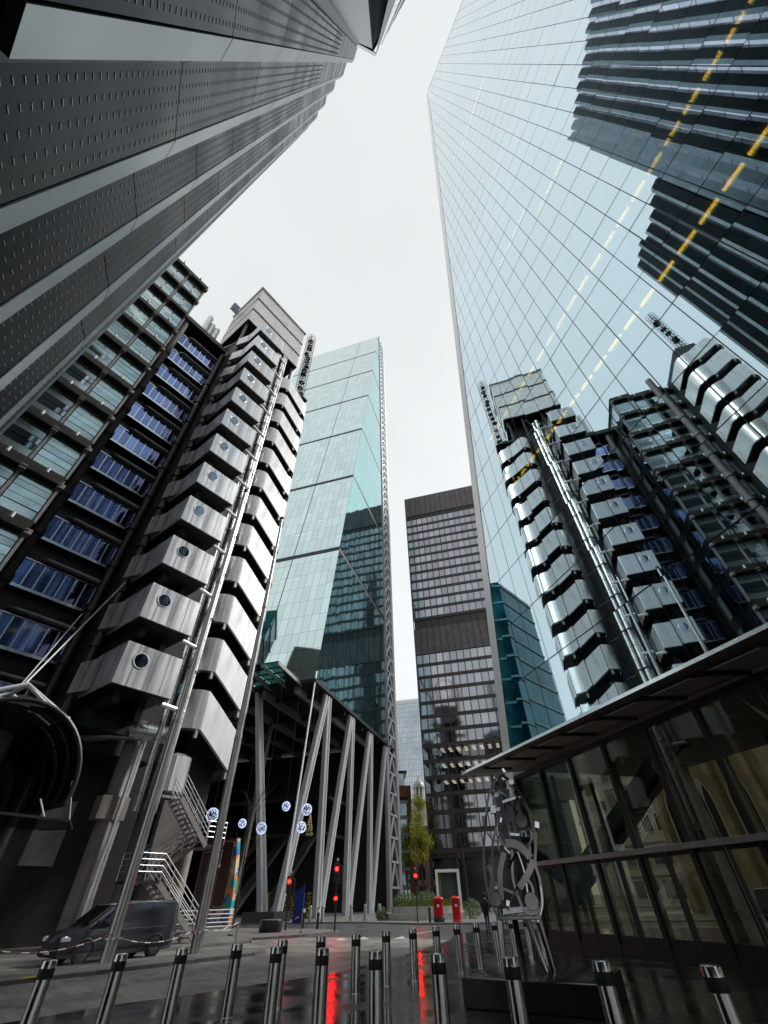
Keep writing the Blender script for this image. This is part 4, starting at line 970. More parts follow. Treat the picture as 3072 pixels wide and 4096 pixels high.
# ------------------------------------------------------------------ trees and planting
def leaves(mb, c, r, n, s_, rng, flat=1.0):
    for _ in range(n):
        while True:
            p = Vector((rng.uniform(-1, 1), rng.uniform(-1, 1), rng.uniform(-1, 1)))
            if .25 < p.length < 1: break
        P = Vector(c) + Vector((p.x * r, p.y * r, p.z * r * flat)); a = Vector((rng.gauss(0, 1), rng.gauss(0, 1), rng.gauss(0, 1))).normalized(); b = a.orthogonal().normalized(); l = s_ * rng.uniform(.6, 1.3)
        mb.add([P - a * l, P + b * l * .45, P + a * l, P - b * l * .45], [(0, 1, 2, 3)])
rng = random.Random(3)
tr = thing('lime_tree', 'yellow-green leafy tree between brick building and dark tower', 'tree', (6.0, 112, .1))
tk = MB(); tk.tube([(0, 0, 0), (.1, 0, 3), (0, .1, 6)], [.35, .28, .2], 8)
crown = MB()
for i in range(26):
    a = rng.uniform(0, 2 * pi); zz_ = rng.uniform(7.5, 18.6); rr = rng.uniform(.2, 2.0) * (1 - abs(zz_ - 12) / 11)
    c = (rr * cos(a), rr * sin(a), zz_); tk.tube([(0, 0, rng.uniform(3, 8)), (c[0] * .5, c[1] * .5, zz_ - 2), c], [.12, .06, .02], 5)
    leaves(crown, c, rng.uniform(.9, 1.7), 150, .22, rng)
tk.build('trunk', 'bark', tr); crown.build('crown', 'leaf_lime', tr, smooth=False)
def bare_tree(label, loc, h, seed):
    r_ = random.Random(seed); t = thing('bare_tree', label, 'tree', loc)
    mb = MB(); tw = MB()
    mb.tube([(0, 0, 0), (.05, 0, h * .35), (0, .05, h * .7), (.1, 0, h)], [.09, .07, .045, .015], 7)
    for i in range(16):
        z = h * r_.uniform(.3, .92); a = r_.uniform(0, 2 * pi); L = h * r_.uniform(.12, .28)
        e = (cos(a) * L * .6, sin(a) * L * .6, z + L); tw.tube([(0, 0, z), (e[0] * .5, e[1] * .5, z + L * .4), e], [.025, .016, .006], 5)
        for k in range(3):
            a2 = a + r_.uniform(-1, 1); tw.tube([(e[0] * .6, e[1] * .6, z + L * .55), (e[0] + cos(a2) * L * .3, e[1] + sin(a2) * L * .3, z + L * r_.uniform(.8, 1.3))], [.012, .004], 4)
    mb.build('trunk', 'bark', t); tw.build('branches', 'bark', t)
bare_tree('slim bare tree behind the left side of the sculpture', (7.6, 58, .1), 9.5, 1)
bare_tree('slim bare tree beside the colourful painted panel', (-13.6, 49.5, .11), 9.0, 5)
pl = thing('round_planter', 'low pale curved planter with grass and clipped shrubs behind the pillar boxes', 'planter', (3.4, 58.5, .1))
def ell(rx, ry, n=28): return [(rx * cos(2 * pi * i / n), ry * sin(2 * pi * i / n)) for i in range(n)]
MB().prism(ell(4.2, 3.4), 0, .48).build('seat_wall', 'planter_stone', pl); MB().prism(ell(3.6, 2.8), .48, .95).build('upper_wall', 'planter_stone', pl)
g = MB()
for _ in range(2600):
    a = rng.uniform(0, 2 * pi); q = sqrt(rng.random()); x, y = 3.45 * q * cos(a), 2.6 * q * sin(a); h = rng.uniform(.25, .6); d = rng.uniform(-.1, .1)
    g.add([(x - .03, y, .93), (x + .03, y, .93), (x + d, y + d, .95 + h)], [(0, 1, 2)])
g.build('grass', 'grass', pl, smooth=False, kind='stuff')
for (x, y, r) in ((-1.9, .2, 1.0), (.1, .6, 1.15), (-2.7, -.6, .7)):
    mb = MB(); leaves(mb, (x, y, 1.35), r, 1100, .075, rng, .75); mb.build('shrub', 'leaf_green', pl, smooth=False)
for i, (x, y, r) in enumerate(((-1.2, 57.6, .6), (7.7, 56.5, .9))):
    sh = thing('shrub', ['small dark shrub at the left end of the curved planter', 'dark shrub right of the second pillar box'][i], 'shrub', (x, y, .1))
    mb = MB(); leaves(mb, (0, 0, r * .8), r, 900, .08, rng, .9); mb.build('foliage', 'leaf_green', sh, smooth=False); MB().tube([(0, 0, 0), (0, 0, r)], .05, 6).build('stem', 'bark', sh)
pf = thing('portal_frame', 'white rectangular portal frame in front of the dark tower', 'portal', (6.9, 70, .1), radians(-4))
MB().box(-1.5, -1.2, -.3, .8, 0, 3.9).build('post', 'ladder_white', pf, smooth=False); MB().box(1.2, 1.5, -.3, .8, 0, 3.9).build('post', 'ladder_white', pf, smooth=False); MB().box(-1.5, 1.5, -.31, .8, 3.9, 4.2).build('head', 'ladder_white', pf, smooth=False)
MB().box(-1.19, 1.19, .55, .6, 0, 3.88).build('glass_back', 'window_dark', pf, smooth=False); MB().box(-1.195, -.85, .2, .5, 0, 3.8).build('inner_panel', 'grass', pf, smooth=False)

# ------------------------------------------------------------------ bollards
post_me = MB().lathe([(.118, 0), (.118, .02), (.11, .03), (.11, .83)], 24).mesh('post', 'brushed')
band_me = MB().lathe([(.1115, .79), (.1125, .795), (.1125, .905), (.1115, .91)], 24).mesh('band', 'black_rubber')
top_me = MB().lathe([(.11, .83), (.11, .985), (.104, .995), (.09, 1.0), (.02, 1.006)], 24).mesh('cap', 'brushed')
def bollard(x, y, label, group, z=.01):
    b = thing('bollard', label, 'bollard', (x, y, z), random.uniform(0, 6), group)
    put('post', post_me, b); put('band', band_me, b); put('cap', top_me, b)
A = [(-5.53, 9.73), (-4.81, 10.62), (-4.08, 11.57), (-3.23, 12.32), (-2.46, 13.2), (-1.74, 14.2), (-.94, 14.75), (-.21, 15.81), (.53, 16.67), (1.25, 17.58), (1.94, 18.2), (2.64, 18.94)]
for i, (x, y) in enumerate(A): bollard(x, y, f'steel bollard with black band along the road edge, {ORD[i]} from the left', 'bollards along the road edge')
B = [(-2.23, 11.4), (-1.28, 10.78), (-.31, 9.97), (.66, 9.27), (1.62, 8.55), (2.63, 7.86), (3.64, 7.16)]
for i, (x, y) in enumerate(B): bollard(x, y, f'steel bollard in the near row running right, {ORD[i]} from the left', 'bollards in the near right row')
for i, (x, y) in enumerate(((3.4, 19.9), (4.15, 20.8), (4.9, 21.8), (5.6, 22.7))): bollard(x, y, f'steel bollard behind the sculpture legs, {ORD[i]} from the left', 'bollards behind the sculpture')
for i, (x, y) in enumerate(((-9.5, 56.6), (-8.2, 56.8), (-7.0, 57.0), (-4.2, 57.2), (-2.8, 57.4), (-1.4, 57.6))):
    b = thing('street_bollard', f'grey bollard between the slanted columns across the street, {ORD[i]} from the left', 'bollard', (x, y, .1), 0, 'bollards under the wedge tower')
    MB().lathe([(.16, 0), (.16, 1.1), (.12, 1.2), (.02, 1.22)], 16).build('post', 'lead_frame', b); MB().lathe([(.163, .93), (.163, 1.02)], 16).build('band', 'brushed', b)
for i, (x, y, h) in enumerate(((-5.6, 43.0, 1.15), (-6.9, 44.4, 1.15), (3.13, 50.3, .95))):
    b = thing('dark_bollard', ['black bollard with pale top right of the chain post', 'black bollard with pale band left of the traffic light', 'plain black bollard left of the pillar boxes'][i], 'bollard', (x, y, .1))
    MB().lathe([(.10, 0), (.09, h * .75), (.11, h * .8), (.09, h), (.02, h + .03)], 14).build('post', 'black_paint', b)
    if i < 2: MB().lathe([(.112, h * .78), (.112, h * .96)], 14).build('band', 'white_lamp', b)

# ------------------------------------------------------------------ traffic lights
M['signal_red'].node_tree.nodes['Principled BSDF'].inputs['Emission Color'].default_value = (1, .0012, .0008, 1)
M['signal_red'].node_tree.nodes['Principled BSDF'].inputs['Emission Strength'].default_value = 110
def signal(label, x, y, zr, man=False, back=False):
    t = thing('traffic_light', label, 'traffic light', (x, y, .1), 0, 'traffic lights at the junction')
    MB().tube([(0, 0, 0), (0, 0, zr + .35)], .06, 10).build('pole', 'black_paint', t)
    h = MB().cbox(-.02 - .18, .20, -.28, -.07, zr - .80, zr + .22, .03).build('signal_head', 'black_paint', t)
    for k, m_ in enumerate(('signal_red', 'car_glass', 'car_glass')):
        zc = zr - .1 - .30 * k
        o = MB().lathe([(.115, 0), (.11, .03), (.06, .05), (.01, .055)], 16).build('lens', m_, h); o.location = (0, -.285, zc); o.rotation_euler = (pi / 2, 0, 0)
        vz_ = MB().ring((0, -.34, zc), .125, .016, 'y', 12, 5, radians(-20), radians(200)).build('visor', 'black_paint', h)
    MB().box(-.06, .06, -.06, .06, zr + .35, zr + .52).build('finial', 'white_lamp', t, smooth=False)
    if back:
        MB().cbox(.08, .36, .05, .3, zr - .9, zr + .1, .03).build('side_head', 'black_paint', t)
    if man:
        h2 = MB().cbox(-.16, .16, -.24, -.06, zr - 1.95, zr - 1.45, .02).build('pedestrian_head', 'black_paint', t)
        o = MB().lathe([(.09, 0), (.085, .02), (.01, .03)], 14).build('lens', 'signal_red', h2); o.location = (0, -.245, zr - 1.66); o.rotation_euler = (pi / 2, 0, 0)
signal('traffic light showing red, with a red pedestrian signal below, in front of the slanted columns', -4.0, 39.8, 3.3, True, True)
signal('traffic light showing red at the foot of the leftmost slanted columns', -7.85, 42.5, 2.75, False, True)
signal('traffic light showing red on a tall pole left of the pillar boxes', 2.1, 51.0, 3.15)

# ------------------------------------------------------------------ pillar boxes
for i, (x, y, wd) in enumerate(((3.95, 50.6, .44), (5.44, 49.9, .37))):
    b = thing('pillar_box', ['red oval pillar box with black base, the left and wider one', 'red oval pillar box standing right of the wider one'][i], 'pillar box', (x, y, .1), radians(-5), 'red pillar boxes')
    def oval(s_, z): return [(wd * s_ * cos(2 * pi * k / 24), .30 * s_ * sin(2 * pi * k / 24), z) for k in range(24)]
    def loft(name, prof, m, par):
        mb = MB()
        for s_, z in prof: mb.v += oval(s_, z)
        n_ = 24
        for r in range(len(prof) - 1):
            for k in range(n_): mb.f.append((r * n_ + k, r * n_ + (k + 1) % n_, (r + 1) * n_ + (k + 1) % n_, (r + 1) * n_ + k))
        mb.f += [tuple(range(n_ - 1, -1, -1)), tuple((len(prof) - 1) * n_ + k for k in range(n_))]
        return mb.build(name, m, par)
    loft('base', [(1.06, 0), (1.06, .30 if i == 0 else .08), (1.0, .33 if i == 0 else .1)], 'black_paint' if i == 0 else 'red_paint', b)
    loft('body', [(.98, .1), (.98, 1.36), (1.02, 1.38)], 'red_paint', b)
    loft('cap', [(1.10, 1.38), (1.13, 1.41), (1.13, 1.47), (1.06, 1.52), (.8, 1.60), (.3, 1.64)], 'red_paint', b)
    MB().box(-.16, .16, -.31, -.285, 1.22, 1.28).build('slot', 'black_paint', b, smooth=False)
    MB().box(-.10, .10, -.306, -.29, .95, 1.12).build('notice_plate', 'white_letters', b, smooth=False)
    MB().box(-.015, .015, -.306, -.285, 1.3, 1.34).build('emblem', 'white_letters', b, smooth=False)

# ------------------------------------------------------------------ van
vn = thing('parked_van', 'dark grey panel van parked behind the masts', 'van', (*LW(10.35, 22.95), .005), RZ); vn.scale = (.95, .95, .96)
VL, VW, VH = 4.85, 1.88, 1.80
sec = [(.00, .32, .50, .62, .70), (.06, .24, .62, .78, .84), (.30, .22, .80, .93, .91), (.85, .22, .94, 1.07, .94), (1.05, .22, .98, 1.20, .94), (1.72, .22, 1.0, 1.70, .94), (2.0, .22, 1.0, 1.80, .94), (3.2, .22, 1.0, 1.85, .94), (4.62, .24, 1.0, 1.83, .94), (4.80, .28, 1.0, 1.76, .93), (4.85, .34, .98, 1.62, .91)]
mb = MB(); NS = 12
for x, zb, zm, zt, hw in sec:
    tw_ = hw * (.98 if zt < 1.15 else .87)
    ring = [(-hw * .92, zb), (-hw, zb + .14), (-hw, zm), (-(hw + tw_) / 2 - .01, (zm + zt) / 2 + .03), (-tw_, zt - .07), (-tw_ + .1, zt), (tw_ - .1, zt), (tw_, zt - .07), ((hw + tw_) / 2 + .01, (zm + zt) / 2 + .03), (hw, zm), (hw, zb + .14), (hw * .92, zb)]
    mb.v += [(x, VW / 2 + y, z) for y, z in ring]
for i in range(len(sec) - 1):
    for j in range(NS): mb.f.append((i * NS + j, i * NS + (j + 1) % NS, (i + 1) * NS + (j + 1) % NS, (i + 1) * NS + j)[::-1])
mb.f += [tuple(range(NS)), tuple((len(sec) - 1) * NS + j for j in range(NS - 1, -1, -1))]
body = mb.build('body', 'van_paint', vn)
def side_poly(name, pts, m, off=.012):
    # near side: interpolate the body's side surface
    def ys(x, z):
        for a, b in zip(sec, sec[1:]):
            if a[0] <= x <= b[0]:
                t_ = (x - a[0]) / (b[0] - a[0]); s_ = [p + (q - p) * t_ for p, q in zip(a, b)]; break
        _, zb, zm, zt, hw = s_; tw_ = hw * (.98 if zt < 1.15 else .87)
        if z <= zm: return hw
        zc, yc = (zm + zt) / 2 + .03, (hw + tw_) / 2 + .01
        return hw + (yc - hw) * (z - zm) / (zc - zm) if z <= zc else yc + (tw_ - yc) * (z - zc) / (zt - .07 - zc)
    n_ = len(pts); mb = MB()
    mb.add([(x, VW / 2 - ys(x, z) - off, z) for x, z in pts] + [(x, VW / 2 - ys(x, z) + .02, z) for x, z in pts], [tuple(range(n_)), tuple(range(2 * n_ - 1, n_ - 1, -1))] + [(i, n_ + i, n_ + (i + 1) % n_, (i + 1) % n_) for i in range(n_)])
    return mb.build(name, m, body, smooth=False)
side_poly('door_window', [(1.22, 1.06), (2.20, 1.06), (2.26, 1.34), (2.22, 1.66), (1.86, 1.64), (1.42, 1.32)], 'car_glass')
side_poly('panel_line', [(.9, .955), (4.78, .985), (4.78, 1.01), (.9, .98)], 'van_trim', .008)
side_poly('door_line', [(2.44, .3), (2.46, .3), (2.46, 1.62), (2.44, 1.62)], 'black_paint', .006)
side_poly('door_line', [(3.5, .3), (3.52, .3), (3.52, 1.62), (3.5, 1.62)], 'black_paint', .006)
side_poly('door_handle', [(2.16, .86), (2.36, .86), (2.36, .90), (2.16, .90)], 'black_paint', .03)
side_poly('rub_strip', [(1.25, .42), (3.35, .42), (3.35, .50), (1.25, .50)], 'black_rubber', .02)
MB().add([(.96, .24, 1.16), (.96, VW - .24, 1.16), (1.70, VW - .28, 1.68), (1.70, .28, 1.68)], [(0, 1, 2, 3)]).add([(.96, .24, 1.16), (1.70, .28, 1.68), (1.72, .24, 1.65), (.98, .20, 1.13)], [(0, 1, 2, 3)]).build('windscreen', 'car_glass', vn, smooth=False, loc=(-.05, 0, .035))
for yy, sg in ((.13, 1), (VW - .13, -1)):
    MB().cbox(-.005, .34, yy - .10, yy + .10, .66, .84, .04).build('headlight', 'lamp_clear', vn)
    MB().cbox(4.74, 4.875, yy - .06, yy + .06, .75, 1.25, .02).build('tail_light', 'lamp_red', vn)
MB().box(-.02, .03, .35, VW - .35, .48, .66).build('grille', 'black_paint', vn, smooth=False); MB().cbox(-.03, .1, .1, VW - .1, .26, .46, .03).build('bumper', 'black_rubber', vn)
MB().box(-.035, -.028, .7, 1.2, .34, .44).build('number_plate', 'white_lamp', vn, smooth=False)
MB().cbox(1.10, 1.22, -.16, .02, 1.06, 1.28, .03).build('wing_mirror', 'black_paint', vn)
for x in (.93, 3.98):
    for y in (.02, VW - .22):
        t_ = MB().lathe([(.20, 0), (.315, .0), (.33, .03), (.33, .17), (.315, .2), (.2, .2)], 24).build('wheel', 'tyre', vn); t_.location = (x, y + .2, .33); t_.rotation_euler = (pi / 2, 0, 0)
        r_ = MB(); r_.lathe([(.2, .02), (.19, .03), (.06, .05), (.05, .02)], 20)
        for k in range(5): a = 2 * pi * k / 5; r_.beam((.05 * cos(a), .05 * sin(a), .2 - .02), (.19 * cos(a), .19 * sin(a), .2 - .012), .05, .02)
        r_.lathe([(.19, .185), (.205, .2), (.19, .203)], 20); r_.build('rim', 'alloy', t_)
    MB().ring((x, -.004 + .0, .34), .40, .035, 'y', 18, 6, 0, pi).build('wheel_arch', 'black_rubber', vn)
v2 = copy_tree(vn); v2.location = (*bloc(22, -33)[:2], .005); v2.rotation_euler = (0, 0, pi / 2 - TH); v2['label'] = 'dark van on the street seen through the lobby glass'

# ------------------------------------------------------------------ egg-shaped scrap-metal sculpture on its plinth
pn = thing('sculpture_plinth', 'low black stone plinth under the metal sculpture', 'plinth', (3.15, 13.2, .011), radians(-30))
MB().cbox(-1.35, 1.35, -1.25, 1.25, 0, .42, .015).build('block', 'plinth', pn)
sc_ = thing('metal_sculpture', 'tall egg-shaped sculpture of dark metal bands with bright discs', 'sculpture', (3.0, 13.45, .432), radians(-12))
X = lambda x, y=2000: (x - 460 - .174 * (y - 1100)) * .00190
Z = lambda y: .84 + (2000 - y) * .00156
def ribbon(pts, wd, m, y=0., t=.03, tw=0.):
    mb = MB(); P = [(X(a, b), Z(b)) for a, b in pts]; n_ = len(P)
    # smooth with catmull-rom
    Q = []
    for i in range(n_ - 1):
        p0, p1, p2, p3 = P[max(i - 1, 0)], P[i], P[i + 1], P[min(i + 2, n_ - 1)]
        for k in range(6):
            u = k / 6; Q.append(tuple(.5 * (2 * p1[d] + (p2[d] - p0[d]) * u + (2 * p0[d] - 5 * p1[d] + 4 * p2[d] - p3[d]) * u * u + (-p0[d] + 3 * p1[d] - 3 * p2[d] + p3[d]) * u ** 3) for d in (0, 1)))
    Q.append(P[-1])
    for i, (x, z) in enumerate(Q):
        a, b = Q[max(i - 1, 0)], Q[min(i + 1, len(Q) - 1)]; d = Vector((b[0] - a[0], b[1] - a[1])).normalized(); nx, nz = -d.y, d.x
        yy = y + tw * sin(pi * i / (len(Q) - 1))
        for s_, q in ((-1, -1), (1, -1), (1, 1), (-1, 1)): mb.v.append((x + nx * s_ * t / 2, yy + q * wd / 2, z + nz * s_ * t / 2))
    for i in range(len(Q) - 1):
        for j in range(4): mb.f.append((i * 4 + j, i * 4 + (j + 1) % 4, i * 4 + 4 + (j + 1) % 4, i * 4 + 4 + j))
    mb.f += [(3, 2, 1, 0), tuple(4 * (len(Q) - 1) + j for j in range(4))]
    return mb.build('band', m, sc_)
ribbon([(345, 190), (240, 300), (160, 560), (135, 900), (125, 1300), (180, 1700), (320, 2010)], .10, 'sculpt', -.22, .05)
ribbon([(335, 190), (235, 310), (158, 570), (140, 780)], .03, 'sculpt_bright', -.285, .03)
ribbon([(350, 200), (265, 350), (240, 600), (275, 900), (230, 1200), (260, 1600), (330, 2000)], .16, 'sculpt', -.05, .05, -.1)
ribbon([(250, 300), (245, 500), (262, 720)], .03, 'sculpt_bright', -.24, .03)
ribbon([(340, 200), (480, 330), (600, 500), (730, 800), (785, 1150), (770, 1400), (820, 1600), (835, 1850), (770, 2050)], .13, 'sculpt', -.12, .06)
ribbon([(822, 1660), (838, 1850), (805, 1990), (770, 2050)], .03, 'sculpt_bright', -.21, .025)
ribbon([(480, 300), (640, 600), (760, 760), (810, 900), (800, 1100)], .2, 'sculpt', .2, .05)
ribbon([(360, 420), (420, 800), (480, 1200), (500, 1600), (640, 1990)], .12, 'sculpt', .15, .06)
ribbon([(520, 420), (600, 700), (690, 1000), (720, 1330), (680, 1600)], .10, 'sculpt', .25, .05)
ribbon([(430, 420), (490, 760), (530, 1010)], .02, 'porthole', -.1, .05)
ribbon([(400, 1150), (540, 1170), (660, 1270), (710, 1340)], .10, 'sculpt', -.24, .16)
ribbon([(750, 1370), (690, 1500), (570, 1680)], .10, 'sculpt', -.26, .13)
ribbon([(390, 1200), (420, 1240), (460, 1275)], .03, 'sculpt_bright', -.3, .04)
ribbon([(555, 1260), (620, 1450), (650, 1600), (670, 1760)], .03, 'sculpt_bright', -.2, .03)
ribbon([(180, 1400), (240, 1550), (200, 1750)], .18, 'sculpt', .05, .10); ribbon([(380, 1250), (330, 1500), (350, 1800)], .15, 'sculpt', .12, .12)
ribbon([(300, 420), (420, 520), (470, 700), (400, 900), (300, 1050), (330, 1250), (480, 1400), (560, 1600), (470, 1800), (380, 1960)], .09, 'sculpt', .05, .045, .15)
ribbon([(600, 520), (520, 640), (560, 820), (680, 920), (740, 1080), (640, 1240), (520, 1300), (440, 1450)], .08, 'sculpt', .1, .045, -.15)
ribbon([(160, 1000), (240, 1100), (350, 1120), (420, 1250)], .07, 'sculpt', -.15, .04); ribbon([(420, 300), (500, 430), (480, 620)], .06, 'sculpt_bright', .0, .025)
ribbon([(640, 1560), (720, 1650), (740, 1800), (690, 1960)], .08, 'sculpt', .0, .05); ribbon([(200, 1500), (300, 1650), (420, 1700), (560, 1760)], .06, 'sculpt', .12, .05)
def disc(x, y, r, m, yy=-.27, t=.04, sq=1.0):
    o = MB().lathe([(r * .94, 0), (r, .01), (r, t - .01), (r * .94, t)], 24).build('disc', m, sc_); o.location = (X(x, y), yy, Z(y)); o.rotation_euler = (pi / 2 - (radians(32) if m != 'sculpt' else 0), 0, 0); o.scale = (1, sq * (1.15 if m != 'sculpt' else 1), 1)
disc(260, 490, .105, 'sculpt_bright', -.16); disc(295, 705, .07, 'sculpt_bright', -.16); disc(610, 860, .155, 'sculpt', -.1); disc(285, 1800, .125, 'sculpt', -.2); disc(710, 1830, .16, 'sculpt', -.2); disc(480, 345, .075, 'sculpt_bright', -.2)
o = MB().sphere((0, 0, 0), .14, 20, 12).build('ball', 'sculpt', sc_); o.location = (X(645, 1070), -.2, Z(1070))
def plate(x, y, wd, h, a, m='sculpt_bright', yy=-.3):
    o = MB().cbox(-wd / 2, wd / 2, -.02, .02, -h / 2, h / 2, .006).build('plate', m, sc_); o.location = (X(x, y), yy, Z(y)); o.rotation_euler = (radians(-33), radians(a), 0)
plate(450, 595, .37, .085, -13); plate(235, 710, .14, .22, 3); plate(520, 1055, .24, .075, 6); plate(808, 945, .11, .17, 14); plate(290, 980, .07, .3, 4, 'sculpt_bright', -.05); plate(340, 860, .05, .14, 20); plate(490, 1930, .46, .12, -4); plate(430, 1850, .08, .12, 20); plate(290, 1680, .07, .07, 0); plate(110, 830, .14, .3, 6, 'sculpt', .2); plate(380, 170, .07, .14, -25)
for x0, x1, yy in ((330, 300, -.1), (640, 760, -.1), (500, 520, .25), (780, 850, .1)):
    MB().tube([(X(x0), yy, .88), (X(x1), yy * 1.4, 0)], [.075, .05], 8).build('leg', 'sculpt', sc_)
MB().cbox(X(300), X(820), -.25, .3, .80, .87, .01).build('base_plate', 'sculpt', sc_)

# ------------------------------------------------------------------ people: one continuous skinned body each
def person(label, loc, rz, coat, legs, stride=.12):
    p = thing('person', label, 'person', loc, rz)
    V = [(0, 0, .92), (0, 0, 1.15), (0, .01, 1.38), (0, 0, 1.50), (0, -.02, 1.62), (0, -.02, 1.72), (.19, 0, 1.40), (.25, .03, 1.14), (.24, -.04, .90), (-.19, 0, 1.40), (-.25, .03, 1.14), (-.24, -.08, .90), (.10, 0, .86), (.11, -stride, .48), (.12, -stride * .6, .07), (-.10, 0, .86), (-.11, stride * .4, .48), (-.12, stride, .08), (.12, -stride * .6 - .14, .04), (-.12, stride - .14, .04)]
    E_ = [(0, 1), (1, 2), (2, 3), (3, 4), (4, 5), (2, 6), (6, 7), (7, 8), (2, 9), (9, 10), (10, 11), (0, 12), (12, 13), (13, 14), (0, 15), (15, 16), (16, 17), (14, 18), (17, 19)]
    R = [.17, .17, .17, .065, .105, .085, .085, .065, .045, .085, .065, .045, .11, .075, .055, .11, .075, .055, .04, .04]
    me = bpy.data.meshes.new('body'); me.from_pydata(V, E_, []); o = bpy.data.objects.new('body', me); COL.objects.link(o); o.parent = p
    sk = o.modifiers.new('skin', 'SKIN'); 
    for i, r in enumerate(R): me.skin_vertices[0].data[i].radius = (r, r * .8)
    me.skin_vertices[0].data[0].use_root = True
    o.modifiers.new('sub', 'SUBSURF').levels = 1; o.modifiers['sub'].render_levels = 2
    for m_ in (coat, legs, 'skin'): me.materials.append(M[m_])
    dg = bpy.context.evaluated_depsgraph_get(); ev = bpy.data.meshes.new_from_object(o.evaluated_get(dg)); o.modifiers.clear(); o.data = ev
    ev.materials.clear()
    for m_ in (coat, legs, 'skin'): ev.materials.append(M[m_])
    for f in ev.polygons: f.material_index = 1 if f.center.z < .80 and abs(f.center.x) < .2 else (2 if f.center.z > 1.53 or f.center.z < .93 and abs(f.center.x) > .2 else 0); f.use_smooth = True
    MB().sphere((0, .0, 1.70), .115, 12, 8, 1.05).build('hair', 'cloth_black', p)
    return p
person('person in dark coat and jeans walking left of the sculpture', (5.75, 36.0, .01), 2.6, 'cloth_black', 'denim')
person('person in dark clothes behind the sculpture base', (8.3, 44.0, .01), .4, 'bronze_dark', 'cloth_black', .05)

# ------------------------------------------------------------------ barriers, chains, planter, painted panel
for i, (x, y, a) in enumerate(((-13.3, 34.6, .72), (-11.4, 36.6, .75))):
    b = thing('crowd_barrier', ['steel rail barrier behind the van, the left one', 'steel rail barrier right of the van, by the second mast'][i], 'barrier', (x, y, .11), a, 'steel rail barriers')
    for k in range(6): MB().tube([(-1.15, 0, .25 + .19 * k), (1.35, 0, .25 + .19 * k)], .03, 8).build('rail', 'white_frame', b)
    for q in (-1.15, 1.35): MB().tube([(q, 0, 0), (q, 0, 1.25)], .03, 8).build('post', 'brushed', b); MB().box(q - .05, q + .05, -.3, .3, 0, .05).build('foot', 'black_rubber', b, smooth=False)
def chain(label, p0, p1, sag):
    c = thing('barrier_chain', label, 'chain', (p0[0], p0[1], p0[2]))
    d = Vector(p1) - Vector(p0); n_ = max(6, int(d.length / .28))
    for i in range(n_):
        t0, t1 = i / n_, (i + .86) / n_; f = lambda t_: tuple(Vector((0, 0, 0)) + d * t_ - Vector((0, 0, sag * 4 * t_ * (1 - t_))))
        MB().tube([f(t0), f(t1)], .020, 6).build('link', 'chain_white' if i % 2 else 'chain_red', c)
m1, m2 = (-10.58, 22.0, .85), (-8.41, 25.2, .85)
chain('red and white chain hanging between the two masts', m1, m2, .32)
chain('red and white chain running left from the first mast', (-13.0, 18.4, .8), m1, .3)
chain('red and white chain from the second mast to a thin post', m2, (-7.3, 27.4, .95), .15)
chain('red and white chain from the black tub to a thin post', (-7.9, 40.0, .45), (-6.15, 39.0, 1.0), .1)
for i, (x, y, z) in enumerate(((-7.3, 27.4, 0), (-6.15, 39.0, .11))):
    b = thing('chain_post', ['thin steel post holding a chain right of the second mast', 'thin steel post holding a chain beside the black tub'][i], 'post', (x, y, z))
    MB().tube([(0, 0, 0), (0, 0, 1.02)], .035, 8).build('stem', 'brushed', b); MB().lathe([(.12, 0), (.12, .03), (.04, .05)], 12).build('foot', 'black_paint', b)
pt = thing('black_tub', 'oval black tub at the foot of the leftmost slanted columns', 'planter', (-8.5, 40.4, .11))
mb = MB(); n_ = 28
for s_, z in ((.94, 0), (1.0, .06), (1.0, .56), (.97, .6), (.9, .6)): mb.v += [(.78 * s_ * cos(2 * pi * k / n_), .6 * s_ * sin(2 * pi * k / n_), z) for k in range(n_)]
for r in range(4):
    for k in range(n_): mb.f.append((r * n_ + k, r * n_ + (k + 1) % n_, (r + 1) * n_ + (k + 1) % n_, (r + 1) * n_ + k))
mb.f += [tuple(range(n_ - 1, -1, -1)), tuple(4 * n_ + k for k in range(n_))]; mb.build('tub', 'black_paint', pt)
MB().prism([(.7 * cos(2 * pi * k / 28), .54 * sin(2 * pi * k / 28)) for k in range(28)], .6, .62).build('lid', 'frame_grey', pt)
# painted panel
am = bpy.data.materials.new('art_mix'); am.use_nodes = True; t_ = am.node_tree; p_ = t_.nodes['Principled BSDF']; p_.inputs['Roughness'].default_value = .5
tc_ = t_.nodes.new('ShaderNodeTexCoord'); n1 = t_.nodes.new('ShaderNodeTexNoise'); n1.inputs['Scale'].default_value = 1.6
ad_ = t_.nodes.new('ShaderNodeVectorMath'); ad_.operation = 'MULTIPLY_ADD'; ad_.inputs[1].default_value = (.9, .9, .9); vo = t_.nodes.new('ShaderNodeTexVoronoi'); vo.inputs['Scale'].default_value = 1.9
cr = t_.nodes.new('ShaderNodeValToRGB'); cr.color_ramp.interpolation = 'CONSTANT'; el = cr.color_ramp.elements
for i_, (ps, c_) in enumerate(((0, (.02, .2, .5)), (.16, (.75, .24, .04)), (.3, (.7, .6, .4)), (.44, (.03, .32, .55)), (.56, (.14, .38, .05)), (.68, (.02, .35, .38)), (.8, (.72, .42, .36)), (.9, (.04, .10, .4)))):
    e_ = el[i_] if i_ < 2 else el.new(ps); e_.position = ps; e_.color = (*c_, 1)
sx_ = t_.nodes.new('ShaderNodeSeparateColor')
t_.links.new(tc_.outputs['Object'], n1.inputs['Vector']); t_.links.new(n1.outputs['Color'], ad_.inputs[0]); t_.links.new(tc_.outputs['Object'], ad_.inputs[2]); t_.links.new(ad_.outputs[0], vo.inputs['Vector'])
